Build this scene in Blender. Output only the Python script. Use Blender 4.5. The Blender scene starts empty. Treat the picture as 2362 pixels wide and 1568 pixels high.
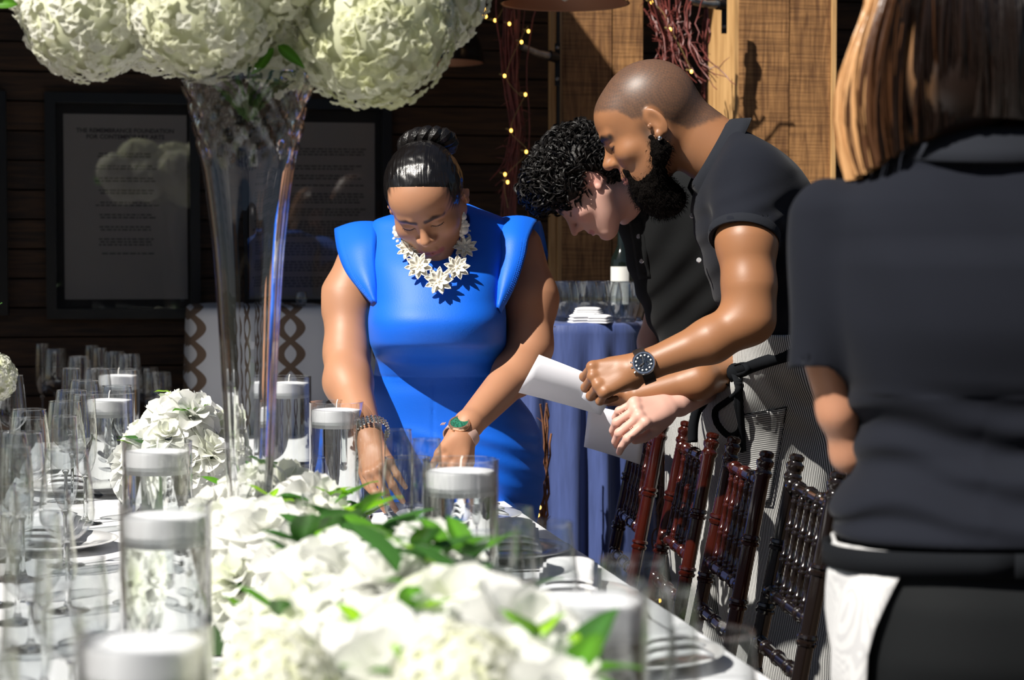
import bpy, bmesh, math, random
import numpy as np
from mathutils import Vector, Matrix
random.seed(7)
rng = np.random.default_rng(7)
R = math.radians
C = bpy.context.scene.collection
scene = bpy.context.scene

# ------------------------------------------------------------------ camera
FPX, HOR, CAMZ = 4593.0, 590.0, 1.30          # focal length in px of the 2362 wide frame, horizon row, eye height
PITCH = math.atan((784 - HOR) / FPX)
cam_d = bpy.data.cameras.new('camera')
cam = bpy.data.objects.new('camera', cam_d); C.objects.link(cam)
cam.location = (0, 0, CAMZ); cam.rotation_euler = (R(90) - PITCH, 0, 0)
cam_d.sensor_width = 36; cam_d.lens = 36 * FPX / 2362
cam_d.clip_start = 0.05
cam_d.dof.use_dof = True; cam_d.dof.focus_distance = 4.15; cam_d.dof.aperture_fstop = 5.0
scene.camera = cam

# ------------------------------------------------------------------ light
SUNDIR = Vector((0.70, 0.714, 0)).normalized() * math.cos(R(47)) + Vector((0, 0, -math.sin(R(47))))
sd = bpy.data.lights.new('sun', 'SUN'); sd.energy = 7.5; sd.angle = R(0.6); sd.color = (1.0, 0.95, 0.87)
sun = bpy.data.objects.new('sun', sd); C.objects.link(sun)
sun.rotation_euler = SUNDIR.to_track_quat('-Z', 'Y').to_euler()
w = bpy.data.worlds.new('sky'); scene.world = w; w.use_nodes = True
nt = w.node_tree; bg = nt.nodes['Background']
sky = nt.nodes.new('ShaderNodeTexSky'); sky.sky_type = 'NISHITA'; sky.sun_disc = False
sky.sun_elevation = R(47); sky.sun_rotation = math.atan2(-SUNDIR.x, -SUNDIR.y)
nt.links.new(sky.outputs[0], bg.inputs[0]); bg.inputs[1].default_value = 0.045
scene.view_settings.view_transform = 'Standard'; scene.view_settings.look = 'None'
scene.view_settings.gamma = 1; scene.view_settings.use_curve_mapping = False
scene.view_settings.exposure = 0.0
scene.cycles.sample_clamp_indirect = 4.0
scene.cycles.sample_clamp_direct = 20.0
scene.cycles.use_denoising = True
scene.cycles.max_bounces = 10; scene.cycles.transparent_max_bounces = 40
scene.cycles.transmission_bounces = 10; scene.cycles.diffuse_bounces = 3; scene.cycles.glossy_bounces = 4
scene.cycles.caustics_reflective = False

# ------------------------------------------------------------------ coordinates
def P(px, py, d):
    """world point that lies d metres ahead on the line of sight of a photo pixel (used to place things)"""
    cx = (px - 1181) / FPX; cy = -(py - 784) / FPX
    r = Vector((cx, math.cos(PITCH) + cy * math.sin(PITCH), -math.sin(PITCH) + cy * math.cos(PITCH)))
    return Vector((0, 0, CAMZ)) + r * (d / r.y)
def PA(*a): return np.array(P(*a), dtype=np.float32)
TH = math.atan(0.187)                          # the venue is turned against the line of sight
RV = Vector((math.cos(TH), math.sin(TH), 0)); AV = Vector((-math.sin(TH), math.cos(TH), 0)); NV = -AV
TABLE_Z = 0.75
def T(u, d, z=0.0):
    """point of the long table: u across from its centre line, d distance ahead"""
    return Vector((0.157 - 0.187 * (d - 3.5) + (u - 0.55) / math.cos(TH), d, TABLE_Z + z))

# ------------------------------------------------------------------ objects
ORG = {}
def setp(o, label=None, cat=None, group=None, kind=None):
    if label: o['label'] = label
    if cat: o['category'] = cat
    if group: o['group'] = group
    if kind: o['kind'] = kind
    return o
def thing(name, label, cat, loc=(0, 0, 0), rz=0, group=None):
    o = bpy.data.objects.new(name, None); C.objects.link(o); o.location = loc; o.rotation_euler = (0, 0, rz)
    o.empty_display_size = .05
    ORG[o.name] = Vector((0, 0, 0)); return setp(o, label, cat, group)
def thingw(name, label, cat, loc, group=None):
    """a thing whose parts are written in world coordinates"""
    o = thing(name, label, cat, loc, 0, group); ORG[o.name] = Vector(loc); return o
def mesh_np(name, V, F, mat=None, col=None, smooth=True, angle=None):
    V = np.asarray(V, dtype=np.float32); me = bpy.data.meshes.new(name)
    F = np.asarray(F, dtype=np.int32); n, k = F.shape
    me.vertices.add(len(V)); me.vertices.foreach_set('co', V.ravel())
    me.loops.add(n * k); me.loops.foreach_set('vertex_index', F.ravel())
    me.polygons.add(n); me.polygons.foreach_set('loop_start', np.arange(0, n * k, k, dtype=np.int32))
    me.polygons.foreach_set('loop_total', np.full(n, k, dtype=np.int32))
    me.update(calc_edges=True)
    if col is not None:
        a = me.color_attributes.new('col', 'FLOAT_COLOR', 'POINT')
        a.data.foreach_set('color', np.concatenate([col, np.ones((len(V), 1))], 1).astype(np.float32).ravel())
    if smooth: me.shade_smooth()
    if angle: me.set_sharp_from_angle(angle=R(angle))
    if mat: me.materials.append(mat)
    return me
def link(name, me, parent=None, label=None, kind=None):
    if parent is not None:
        off = ORG.get(parent.name, Vector((0, 0, 0)))
        if off.length > 0: me.transform(Matrix.Translation(-off))
    o = bpy.data.objects.new(name, me); C.objects.link(o)
    if parent is not None: o.parent = parent; ORG[o.name] = off
    return setp(o, label, None, None, kind)
class MB:
    def __init__(s): s.v = []; s.f = []; s.c = []
    def add(s, v, f):
        n = len(s.v); s.v += [tuple(p) for p in v]; s.f += [tuple(i + n for i in q) for q in f]; return s
    def box(s, c, size, M=None):
        x, y, z = [k / 2 for k in size]; c = Vector(c)
        vs = [Vector((a, b, e)) for a in (-x, x) for b in (-y, y) for e in (-z, z)]
        if M: vs = [M @ p for p in vs]
        return s.add([p + c for p in vs], [(0, 1, 3, 2), (4, 6, 7, 5), (0, 4, 5, 1), (2, 3, 7, 6), (0, 2, 6, 4), (1, 5, 7, 3)])
    def tube(s, pts, rad, seg=8, caps=True, closed=False, flat=1.0):
        pts = [Vector(p) for p in pts]; n = len(pts)
        if not hasattr(rad, '__len__'): rad = [rad] * n
        base = len(s.v); up = None
        for i, p in enumerate(pts):
            if closed: t = pts[(i + 1) % n] - pts[i - 1]
            else: t = pts[min(i + 1, n - 1)] - pts[max(i - 1, 0)]
            if t.length < 1e-9: t = Vector((0, 0, 1))
            t.normalize()
            if up is None: up = t.orthogonal().normalized()
            up = up - t * up.dot(t)
            if up.length < 1e-6: up = t.orthogonal()
            up.normalize(); b = t.cross(up)
            for k in range(seg):
                a = 2 * math.pi * k / seg
                s.v.append(tuple(p + (up * math.cos(a) + b * math.sin(a) * flat) * rad[i]))
        m = n if closed else n - 1
        for i in range(m):
            for k in range(seg):
                a = base + i * seg + k; b2 = base + i * seg + (k + 1) % seg
                c2 = base + ((i + 1) % n) * seg + (k + 1) % seg; d2 = base + ((i + 1) % n) * seg + k
                s.f.append((a, b2, c2, d2))
        if caps and not closed:
            s.f.append(tuple(base + k for k in range(seg))[::-1]); s.f.append(tuple(base + (n - 1) * seg + k for k in range(seg)))
        return s
    def lathe(s, prof, seg=24, c=(0, 0, 0), sq=None):
        base = len(s.v); c = Vector(c)
        for r, z in prof:
            for k in range(seg):
                a = 2 * math.pi * k / seg
                s.v.append((c.x + r * math.cos(a), c.y + r * math.sin(a), c.z + z))
        for i in range(len(prof) - 1):
            for k in range(seg):
                s.f.append((base + i * seg + k, base + i * seg + (k + 1) % seg, base + (i + 1) * seg + (k + 1) % seg, base + (i + 1) * seg + k))
        return s
    def ball(s, c, r, seg=10, rings=6, M=None):
        if not hasattr(r, '__len__'): r = (r, r, r)
        base = len(s.v); c = Vector(c)
        for i in range(rings + 1):
            t = math.pi * i / rings
            for k in range(seg):
                a = 2 * math.pi * k / seg
                p = Vector((r[0] * math.sin(t) * math.cos(a), r[1] * math.sin(t) * math.sin(a), -r[2] * math.cos(t)))
                if M: p = M @ p
                s.v.append(tuple(c + p))
        for i in range(rings):
            for k in range(seg):
                s.f.append((base + i * seg + k, base + i * seg + (k + 1) % seg, base + (i + 1) * seg + (k + 1) % seg, base + (i + 1) * seg + k))
        return s
    def grid(s, f, nu, nv, cu=False):
        base = len(s.v)
        for i in range(nu + 1):
            for j in range(nv + 1): s.v.append(tuple(f(i / nu, j / nv)))
        for i in range(nu):
            for j in range(nv):
                a = base + i * (nv + 1) + j; s.f.append((a, a + nv + 1, a + nv + 2, a + 1))
        return s
    def mesh(s, name, mat=None, angle=40, M=None):
        me = bpy.data.meshes.new(name); v = s.v
        if M is not None: v = [tuple(M @ Vector(p)) for p in v]
        me.from_pydata(v, [], s.f); me.validate(); me.shade_smooth()
        if angle: me.set_sharp_from_angle(angle=R(angle))
        if mat:
            for m in (mat if isinstance(mat, (list, tuple)) else [mat]): me.materials.append(m)
        return me
    def part(s, name, mat, parent, label=None, angle=40, kind=None): return link(name, s.mesh(name, mat, angle), parent, label, kind)
def thicken(o, t, off=0):
    m = o.modifiers.new('thick', 'SOLIDIFY'); m.thickness = t; m.offset = off; return o
def copy_tree(root, loc, rz, label, group=None, rot=None):
    r = root.copy(); C.objects.link(r); r.location = loc; r.rotation_euler = rot or (0, 0, rz); r['label'] = label
    if group: r['group'] = group
    for ch in list(root.children):
        c = ch.copy(); C.objects.link(c); c.parent = r
        for g in list(ch.children):
            d = g.copy(); C.objects.link(d); d.parent = c
    return r

# ------------------------------------------------------------------ materials
def node(nt, t, **k):
    n = nt.nodes.new(t)
    for a, b in k.items(): setattr(n, a, b)
    return n
def mat(name, color=(.5, .5, .5), rough=.5, metal=0, spec=.5, bump=None, vary=0, attr=False, trans=0, ior=1.45, emit=None,
        sss=0, sheen=0, aniso=0, coat=0, stretch=(1, 1, 1), vscale=8, alpha=1, thinwalls=False):
    m = bpy.data.materials.new(name); m.use_nodes = True; nt = m.node_tree; b = nt.nodes['Principled BSDF']; I = b.inputs
    I['Base Color'].default_value = (*color, 1); I['Roughness'].default_value = rough; I['Metallic'].default_value = metal
    I['Specular IOR Level'].default_value = spec; I['Transmission Weight'].default_value = trans; I['IOR'].default_value = ior
    I['Coat Weight'].default_value = coat; I['Coat Roughness'].default_value = .08
    I['Alpha'].default_value = alpha
    if sheen: I['Sheen Weight'].default_value = sheen; I['Sheen Roughness'].default_value = .5
    if sss:
        I['Subsurface Weight'].default_value = sss; I['Subsurface Radius'].default_value = (1, .35, .2); I['Subsurface Scale'].default_value = .012
    if emit: I['Emission Color'].default_value = (*emit[:3], 1); I['Emission Strength'].default_value = emit[3]
    tc = node(nt, 'ShaderNodeTexCoord'); mp = node(nt, 'ShaderNodeMapping'); mp.inputs['Scale'].default_value = stretch
    nt.links.new(tc.outputs['Object'], mp.inputs[0])
    src = None
    if attr:
        a = node(nt, 'ShaderNodeAttribute', attribute_name='col'); src = a.outputs['Color']
    if vary:
        n = node(nt, 'ShaderNodeTexNoise'); n.inputs['Scale'].default_value = vscale; n.inputs['Detail'].default_value = 4
        nt.links.new(mp.outputs[0], n.inputs['Vector'])
        mr = node(nt, 'ShaderNodeMapRange'); mr.inputs[1].default_value = .3; mr.inputs[2].default_value = .7
        mr.inputs[3].default_value = 1 - vary; mr.inputs[4].default_value = 1 + vary
        nt.links.new(n.outputs['Fac'], mr.inputs[0])
        mx = node(nt, 'ShaderNodeVectorMath', operation='SCALE')
        if src: nt.links.new(src, mx.inputs[0])
        else: mx.inputs[0].default_value = color
        nt.links.new(mr.outputs[0], mx.inputs['Scale']); src = mx.outputs[0]
    if src: nt.links.new(src, I['Base Color'])
    if bump:
        n = node(nt, 'ShaderNodeTexNoise'); n.inputs['Scale'].default_value = bump[0]; n.inputs['Detail'].default_value = bump[2] if len(bump) > 2 else 3
        nt.links.new(mp.outputs[0], n.inputs['Vector'])
        bn = node(nt, 'ShaderNodeBump'); bn.inputs['Strength'].default_value = bump[1]; bn.inputs['Distance'].default_value = bump[3] if len(bump) > 3 else .005
        nt.links.new(n.outputs['Fac'], bn.inputs['Height']); nt.links.new(bn.outputs[0], I['Normal'])
    return m
def thin_glass(name, tint=(.93, .96, .95), lo=.05, hi=.85, rough=.02):
    """a thin pane or shell: light passes straight through, more mirror towards grazing angles"""
    m = bpy.data.materials.new(name); m.use_nodes = True; nt = m.node_tree; nt.nodes.remove(nt.nodes['Principled BSDF'])
    o = nt.nodes['Material Output']; t = node(nt, 'ShaderNodeBsdfTransparent'); t.inputs[0].default_value = (*tint, 1)
    g = node(nt, 'ShaderNodeBsdfGlossy'); g.inputs['Roughness'].default_value = rough
    lw = node(nt, 'ShaderNodeLayerWeight'); lw.inputs[0].default_value = .5
    pw = node(nt, 'ShaderNodeMath', operation='POWER'); pw.inputs[1].default_value = 1.9; nt.links.new(lw.outputs['Facing'], pw.inputs[0])
    mr = node(nt, 'ShaderNodeMapRange'); mr.inputs[3].default_value = lo; mr.inputs[4].default_value = hi; nt.links.new(pw.outputs[0], mr.inputs[0])
    mx = node(nt, 'ShaderNodeMixShader'); nt.links.new(mr.outputs[0], mx.inputs[0]); nt.links.new(t.outputs[0], mx.inputs[1]); nt.links.new(g.outputs[0], mx.inputs[2])
    nt.links.new(mx.outputs[0], o.inputs[0]); return m
def wood(name, c1, c2, axis_scale, rough=.7, saw=0.0, bump=.3, blotch=.5):
    """boards: grain stretched along one axis, optional saw marks across it"""
    m = bpy.data.materials.new(name); m.use_nodes = True; nt = m.node_tree; b = nt.nodes['Principled BSDF']
    tc = node(nt, 'ShaderNodeTexCoord'); mp = node(nt, 'ShaderNodeMapping'); mp.inputs['Scale'].default_value = axis_scale
    oi = node(nt, 'ShaderNodeObjectInfo'); ad = node(nt, 'ShaderNodeVectorMath', operation='ADD')
    sc = node(nt, 'ShaderNodeVectorMath', operation='SCALE'); sc.inputs[0].default_value = (7, 3, 11)
    nt.links.new(oi.outputs['Random'], sc.inputs['Scale'])
    nt.links.new(tc.outputs['Object'], ad.inputs[0]); nt.links.new(sc.outputs[0], ad.inputs[1])
    nt.links.new(ad.outputs[0], mp.inputs[0])
    n = node(nt, 'ShaderNodeTexNoise'); n.inputs['Scale'].default_value = 6; n.inputs['Detail'].default_value = 8; n.inputs['Distortion'].default_value = .6
    nt.links.new(mp.outputs[0], n.inputs['Vector'])
    n2 = node(nt, 'ShaderNodeTexNoise'); n2.inputs['Scale'].default_value = 2.2; n2.inputs['Detail'].default_value = 2; nt.links.new(ad.outputs[0], n2.inputs['Vector'])
    cr = node(nt, 'ShaderNodeValToRGB'); cr.color_ramp.elements[0].position = .35; cr.color_ramp.elements[1].position = .68
    cr.color_ramp.elements[0].color = (*c1, 1); cr.color_ramp.elements[1].color = (*c2, 1)
    mv = node(nt, 'ShaderNodeMath', operation='MULTIPLY_ADD'); mv.inputs[1].default_value = blotch; nt.links.new(n2.outputs[0], mv.inputs[0])
    mo = node(nt, 'ShaderNodeMath', operation='SUBTRACT'); mo.inputs[1].default_value = blotch / 2; nt.links.new(mv.outputs[0], mo.inputs[0])
    nt.links.new(n.outputs[0], mv.inputs[2]); nt.links.new(mo.outputs[0], cr.inputs[0])
    nt.links.new(cr.outputs[0], b.inputs['Base Color']); b.inputs['Roughness'].default_value = rough
    h = n.outputs[0]
    if saw:
        mp2 = node(nt, 'ShaderNodeMapping'); mp2.inputs['Scale'].default_value = (1.5, 1.5, 60); nt.links.new(ad.outputs[0], mp2.inputs[0])
        n3 = node(nt, 'ShaderNodeTexNoise'); n3.inputs['Scale'].default_value = 3; n3.inputs['Detail'].default_value = 2; nt.links.new(mp2.outputs[0], n3.inputs['Vector'])
        mm = node(nt, 'ShaderNodeMath', operation='MULTIPLY_ADD'); mm.inputs[1].default_value = saw; nt.links.new(n3.outputs[0], mm.inputs[0]); nt.links.new(h, mm.inputs[2]); h = mm.outputs[0]
        mc = node(nt, 'ShaderNodeMixRGB', blend_type='MULTIPLY'); mc.inputs[0].default_value = .55
        r3 = node(nt, 'ShaderNodeValToRGB'); r3.color_ramp.elements[0].position = .38; r3.color_ramp.elements[0].color = (.35, .3, .25, 1); r3.color_ramp.elements[1].position = .52
        nt.links.new(n3.outputs[0], r3.inputs[0]); nt.links.new(cr.outputs[0], mc.inputs[1]); nt.links.new(r3.outputs[0], mc.inputs[2]); nt.links.new(mc.outputs[0], b.inputs['Base Color'])
    bn = node(nt, 'ShaderNodeBump'); bn.inputs['Strength'].default_value = bump; bn.inputs['Distance'].default_value = .004
    nt.links.new(h, bn.inputs['Height']); nt.links.new(bn.outputs[0], b.inputs['Normal'])
    return m
# ================================================================== the setting
m_siding = wood('dark siding', (.017, .008, .0035), (.065, .031, .012), (1, 6, 14), .75, 0, .4)
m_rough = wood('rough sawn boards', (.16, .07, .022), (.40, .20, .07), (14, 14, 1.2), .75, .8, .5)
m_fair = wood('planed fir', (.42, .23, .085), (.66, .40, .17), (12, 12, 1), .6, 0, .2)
m_deck = wood('floor boards', (.03, .018, .01), (.09, .055, .03), (1, 14, 6), .7, 0, .3)
m_black = mat('black painted frame', (.006, .006, .006), .35)
m_iron = mat('blackened iron', (.03, .03, .032), .45, .8)
m_galv = mat('worn steel', (.30, .31, .32), .4, .8, vary=.4, vscale=40)

WO = Vector((0, 7.09, 0))                       # the siding wall stands along RV through this point
def wallpt(px, py, off=0.0):
    """(distance along the wall, height) of the spot seen at a photo pixel"""
    p0 = Vector((0, 0, CAMZ)); d = P(px, py, 1.0) - p0; q = WO + NV * off - p0
    t = q.dot(NV) / d.dot(NV); p = p0 + d * t - WO
    return p.dot(RV), (p + WO).z
MW = Matrix(((RV.x, AV.x, 0, 0), (RV.y, AV.y, 0, 0), (0, 0, 1, 0), (0, 0, 0, 1)))   # columns: along wall, into wall, up
def W3(a, o, z): return WO + RV * a + NV * o + Vector((0, 0, z))

wall = link('wall_back', MB().box((0, .09, 1.6), (9, .06, 3.2)).mesh('wall_back', m_siding, M=Matrix.Translation(WO) @ MW), kind='structure')
for i in range(31):
    z = .02 + i * .1003
    me = MB().box((0, 0, 0), (9, .05 + .006 * random.random(), .094)).mesh('plank', m_siding)
    o = link('plank', me, wall); o.matrix_local = Matrix.Translation(W3(0, -.03 + random.uniform(-.003, .003), z + .05)) @ MW
fl = MB().box((0, 3.5, -.03), (12, 16, .02)).mesh('floor', m_deck)
floor = link('floor', fl, kind='structure')
for i in range(40):
    me = MB().box((0, 0, 0), (12, .138, .02)).mesh('board', m_deck)
    o = link('board', me, floor); o.matrix_local = Matrix.Translation((0, 1.3 + i * .142, -.01))
fw = link('wall_added_blocker', MB().box((0, -5.0, 1.9), (16, .08, 3.8)).mesh('wall_added_blocker', m_siding), kind='structure')  # unseen wall added behind the camera to darken sky light and reflections
# unseen roof overhang added to keep the siding in shade
roof = link('added_shade_roof', MB().box((0, 0, 0), (9, 2.2, .08)).mesh('added_shade_roof', m_siding), kind='structure')
roof.matrix_world = Matrix.Translation(WO + NV * .15 + Vector((0, 0, 3.02))) @ MW
roof['label'] = 'unseen roof overhang added to shade the siding'

rl = link('added_shade_roof', MB().box((0, 0, 0), (4, .95, .08)).mesh('added_shade_roof', m_siding), kind='structure')  # unseen roof extension added to cast shade on the patterned cloth
rl.matrix_world = Matrix.Translation(W3(-2.75, 1.70, 3.02)) @ MW

# ---- wooden columns in front of the wall
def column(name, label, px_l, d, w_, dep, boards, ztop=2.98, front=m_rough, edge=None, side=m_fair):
    p = P(px_l, 590, d); t = thing(name, label, 'column', (p.x, p.y, 0), TH)
    x = 0
    for b in boards:
        bw = b * w_
        MB().box((x + bw / 2, .012, ztop / 2), (bw - .004, .024 + .003 * random.random(), ztop)).part('plank', front, t); x += bw
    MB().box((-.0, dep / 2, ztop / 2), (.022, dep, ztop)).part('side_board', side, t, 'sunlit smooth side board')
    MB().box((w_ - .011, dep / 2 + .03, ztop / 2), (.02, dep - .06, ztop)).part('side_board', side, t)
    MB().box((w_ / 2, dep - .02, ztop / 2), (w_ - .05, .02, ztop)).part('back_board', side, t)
    if edge: MB().box((w_ + edge / 2, .008, ztop / 2), (edge, .036, ztop)).part('trim_strip', side, t)
    return t
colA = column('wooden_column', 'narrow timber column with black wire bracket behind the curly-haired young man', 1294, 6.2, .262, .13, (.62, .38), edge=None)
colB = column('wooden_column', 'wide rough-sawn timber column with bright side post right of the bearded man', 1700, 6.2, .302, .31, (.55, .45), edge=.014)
# a nailed side strip and conduit on the first column
MB().box((-.022, .03, 1.49), (.018, .03, 2.98)).part('trim_strip', m_fair, colA)
MB().tube([(-.012, -.012, 1.62), (-.012, -.012, 2.9)], .0055, 8).part('conduit', m_iron, colA, 'thin black conduit')
# distant dark door frame right of column B
jb = wallpt(1990, 300); 

# pipe brackets
def pipe_bracket(label, a, b, r, plate):
    t = thingw('pipe_bracket', label, 'bracket', a)
    a, b = Vector(a), Vector(b); mid = a.lerp(b, .12)
    MB().tube([a, mid, a.lerp(b, .5) + Vector((0, 0, -.004)), b], [r, r, r * .92, r * .85], 12).part('pipe', m_galv, t)
    MB().tube([a + Vector((-.0, 0, 0)), a + (b - a).normalized() * .03], r * 1.35, 12).part('collar', m_iron, t)
    MB().box(a + Vector((.004, .008, -.02)), (.016, .008, .13)).part('mount_plate', m_iron, t)
    for dz in (.03, -.065): MB().ball(a + Vector((.003, .001, dz)), .0065, 8, 5).part('bolt', m_galv, t)
    return t
pipe_bracket('short grey pipe bracket on the left edge of the narrow column', P(1283, 133, 6.14), P(1203, 108, 6.05), .012, 0)
pipe_bracket('black pipe hook at the top of the wide column', P(1668, 12, 6.1), P(1590, 2, 6.0), .012, 0)

# ---- framed text posters on the wall
m_mat_b = mat('dark passe-partout', (.016, .016, .015), .8)
m_sheet = mat('poster paper', (.31, .285, .265), .8)
m_ink = mat('printed ink', (.05, .046, .044), .8)
m_pane = thin_glass('picture glass', (.97, .97, .97), .055, .5, .0)
def text_mesh(txt, size, M, mat_, bold=0):
    cu = bpy.data.curves.new('t', 'FONT'); cu.body = txt; cu.size = size; cu.align_x = 'CENTER'; cu.offset = bold; cu.resolution_u = 2
    o = bpy.data.objects.new('t', cu); C.objects.link(o)
    dg = bpy.context.evaluated_depsgraph_get(); me = bpy.data.meshes.new_from_object(o.evaluated_get(dg))
    bpy.data.objects.remove(o); me.transform(M)
    me.materials.clear(); me.materials.append(mat_); return me
def poster(label, L, Tp, Rr, B, sl, st, sr, sb, heading, rows, seed):
    a0, _ = wallpt(L, 500, .03); a1, _ = wallpt(Rr, 500, .03); am = (a0 + a1) / 2
    _, zt = wallpt((L + Rr) / 2, Tp, .03); _, zb = wallpt((L + Rr) / 2, B, .03)
    s0, _ = wallpt(sl, 500, .01); s1, _ = wallpt(sr, 500, .01); _, q1 = wallpt((sl + sr) / 2, st, .01); _, q0 = wallpt((sl + sr) / 2, sb, .01)
    t = thing('framed_poster', label, 'poster', W3(am, 0, 0), TH)
    cx = lambda a: a - am
    fw = .034
    for (x0, x1, y0, y1) in ((a0, a1, zt - fw, zt), (a0, a1, zb, zb + fw), (a0, a0 + fw, zb + fw, zt - fw), (a1 - fw, a1, zb + fw, zt - fw)):
        MB().box((cx((x0 + x1) / 2), -.016, (y0 + y1) / 2), (x1 - x0, .034, y1 - y0)).part('frame_rail', m_black, t)
    MB().box((cx((a0 + a1) / 2), -.004, (zt + zb) / 2), (a1 - a0 - .02, .004, zt - zb - .02)).part('mat_board', m_mat_b, t)
    sh = MB().box((cx((s0 + s1) / 2), -.008, (q0 + q1) / 2), (s1 - s0, .0015, q1 - q0)).part('text_sheet', m_sheet, t, 'grey sheet printed with centred text')
    Wd, Hh = s1 - s0, q1 - q0; xc = cx((s0 + s1) / 2)
    X = Matrix.Rotation(R(90), 4, 'X')
    k = 0
    for i, h in enumerate(heading):
        me = text_mesh(h, .0205, Matrix.Translation((xc, -.0092, q1 - .062 - i * .021)) @ X, m_ink, .0006); link('heading', me, sh)
    rr = random.Random(seed); mb = MB(); z = q1 - .062 - len(heading) * .021 - .03
    for blk in rows:
        for ln in range(blk[0]):
            wl = blk[1] * Wd * rr.uniform(.82, 1.0); x = xc - wl / 2
            while x < xc + wl / 2 - .006:
                wd = rr.uniform(.006, .022); 
                mb.box((x + wd / 2, -.009, z), (wd, .0004, .0042)); x += wd + .0045
            z -= .0098
        z -= blk[2]
    mb.part('text_lines', m_ink, sh, kind='stuff')
    MB().box((cx((a0 + a1) / 2), -.021, (zt + zb) / 2), (a1 - a0 - 2 * fw + .006, .002, zt - zb - 2 * fw + .006)).part('glass_pane', m_pane, t)
    return t
poster('left framed grey text poster reflecting the white flowers and the blue dress', 105, 215, 462, 735, 148, 264, 432, 690,
       ['THE REMEMBRANCE FOUNDATION', 'FOR CONTEMPORARY ARTS'], [(2, .5, .022)] * 7 + [(3, .5, .02), (1, .4, .02)], 3)
poster('framed text poster between the tall glass vase and the woman in blue', 540, 228, 905, 712, 578, 282, 865, 698,
       [], [(3, .88, .03), (2, .8, .014), (2, .82, .014), (1, .8, .02), (4, .84, .014), (3, .84, .014), (6, .86, .016), (5, .84, .016), (4, .84, .016), (4, .86, .02)], 5)
poster('cropped framed poster at the left edge of the picture', -340, 208, 16, 728, -300, 256, 2, 700,
       [], [(2, .6, .02)] * 8, 8)

# ---- wall lamps with dark domes
m_copper = mat('copper lining', (.62, .34, .22), .38, .35)
m_dome = mat('dark enamelled dome', (.022, .02, .02), .22, .3, coat=.4)
def dome_lamp(label, c, r, h):
    t = thingw('dome_lamp', label, 'lamp', c); c = Vector(c)
    pr = [(r * math.sin(a) if a > 0 else .02, h * math.cos(a)) for a in [i * math.pi / 2 / 12 for i in range(13)]]
    pr[0] = (.022, h)
    MB().lathe(pr + [(r * 1.02, -.006)], 40, c).part('shade', m_dome, t, 'dark outer shade')
    MB().lathe([(x * .97, z - .004) for x, z in pr] + [(r * 1.0, -.006)], 40, c).part('shade_lining', m_copper, t, 'copper coloured inside')
    MB().lathe([(.0, h + .07), (.022, h + .07), (.026, h + .02), (.024, h - .01), (0, h - .01)], 16, c).part('cap', m_iron, t)
    MB().lathe([(0, -.0), (.02, .01), (.03, .035), (.018, .07), (.014, .1), (0, .1)], 14, c).part('bulb', mat('unlit bulb', (.8, .78, .7), .2), t)
    MB().tube([c + Vector((0, 0, h + .06)), c + Vector((0, 0, h + .16)), c + Vector((.03, .12, h + .24)), c + Vector((.06, .35, h + .24))], .009, 8).part('gooseneck', m_iron, t)
    return t
dome_lamp('dark dome lamp with copper lining beside the hydrangeas', P(1012, 141, 6.75) , .152, .165)
dome_lamp('large dome lamp cut off by the top edge above the curly hair', P(1303, 4, 5.6), .178, .17)
# ================================================================== tables and cloths
m_linen = mat('white table linen', (.74, .74, .76), .85, bump=(500, .15, 2, .001), sheen=.2)
m_wood_dk = mat('dark table wood', (.05, .03, .02), .5)
def long_table(label, cl_label, u0, u1, d0, d1, drop):
    c = (T(u0, d0) + T(u1, d1)) / 2
    t = thing('banquet_table', label, 'table', (c.x, c.y, 0), TH)
    L = (d1 - d0) / math.cos(TH); Wd = u1 - u0
    MB().box((0, 0, TABLE_Z - .02), (Wd - .03, L - .03, .025)).part('table_top', m_wood_dk, t)
    for sx in (-1, 1):
        for sy in (-1, 1): MB().tube([(sx * (Wd / 2 - .1), sy * (L / 2 - .15), 0), (sx * (Wd / 2 - .1), sy * (L / 2 - .15), TABLE_Z - .03)], .018, 8).part('leg', m_iron, t)
    mb = MB(); per = []
    hw, hl = Wd / 2, L / 2; r = .02; n = 260
    pts = []
    tot = 4 * (hw + hl)
    for i in range(n):
        s = i / n * tot
        if s < 2 * hw: p, nn = (-hw + s, -hl), (0, -1)
        elif s < 2 * hw + 2 * hl: p, nn = (hw, -hl + s - 2 * hw), (1, 0)
        elif s < 4 * hw + 2 * hl: p, nn = (hw - (s - 2 * hw - 2 * hl), hl), (0, 1)
        else: p, nn = (-hw, hl - (s - 4 * hw - 2 * hl)), (-1, 0)
        pts.append((p, nn, s))
    rows = [(0.0, 0, 0), (.004, .003, .2), (.006, .012, .5), (.008, .05, 1), (.016, .15, 2), (.022, .35, 3.4), (.03, drop, 4)]
    for k, (o, dz, am) in enumerate(rows):
        for (p, nn, s) in pts:
            wv = (math.sin(s * 21 + 1.3 * math.sin(s * 5)) * .006 + math.sin(s * 9) * .006) * am
            mb.v.append((p[0] + nn[0] * (o + wv), p[1] + nn[1] * (o + wv), TABLE_Z - dz))
    for k in range(len(rows) - 1):
        for i in range(n): mb.f.append((k * n + i, k * n + (i + 1) % n, (k + 1) * n + (i + 1) % n, (k + 1) * n + i))
    mb.f.append(tuple(range(n)))
    cl = link('tablecloth', mb.mesh('tablecloth', m_linen, 50)); cl.location = (c.x, c.y, .002); cl.rotation_euler = (0, 0, TH)
    setp(cl, cl_label, 'tablecloth'); return t
long_table('long banquet table under a white cloth carrying the flowers and glasses', 'white linen cloth of the long table in the foreground', -.55, .55, 1.0, 4.36, .62)
long_table('further narrower banquet table behind the far end at the left', 'white linen cloth on the far table beneath the tall flutes', -.55, .20, 4.37, 6.35, .62)

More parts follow.
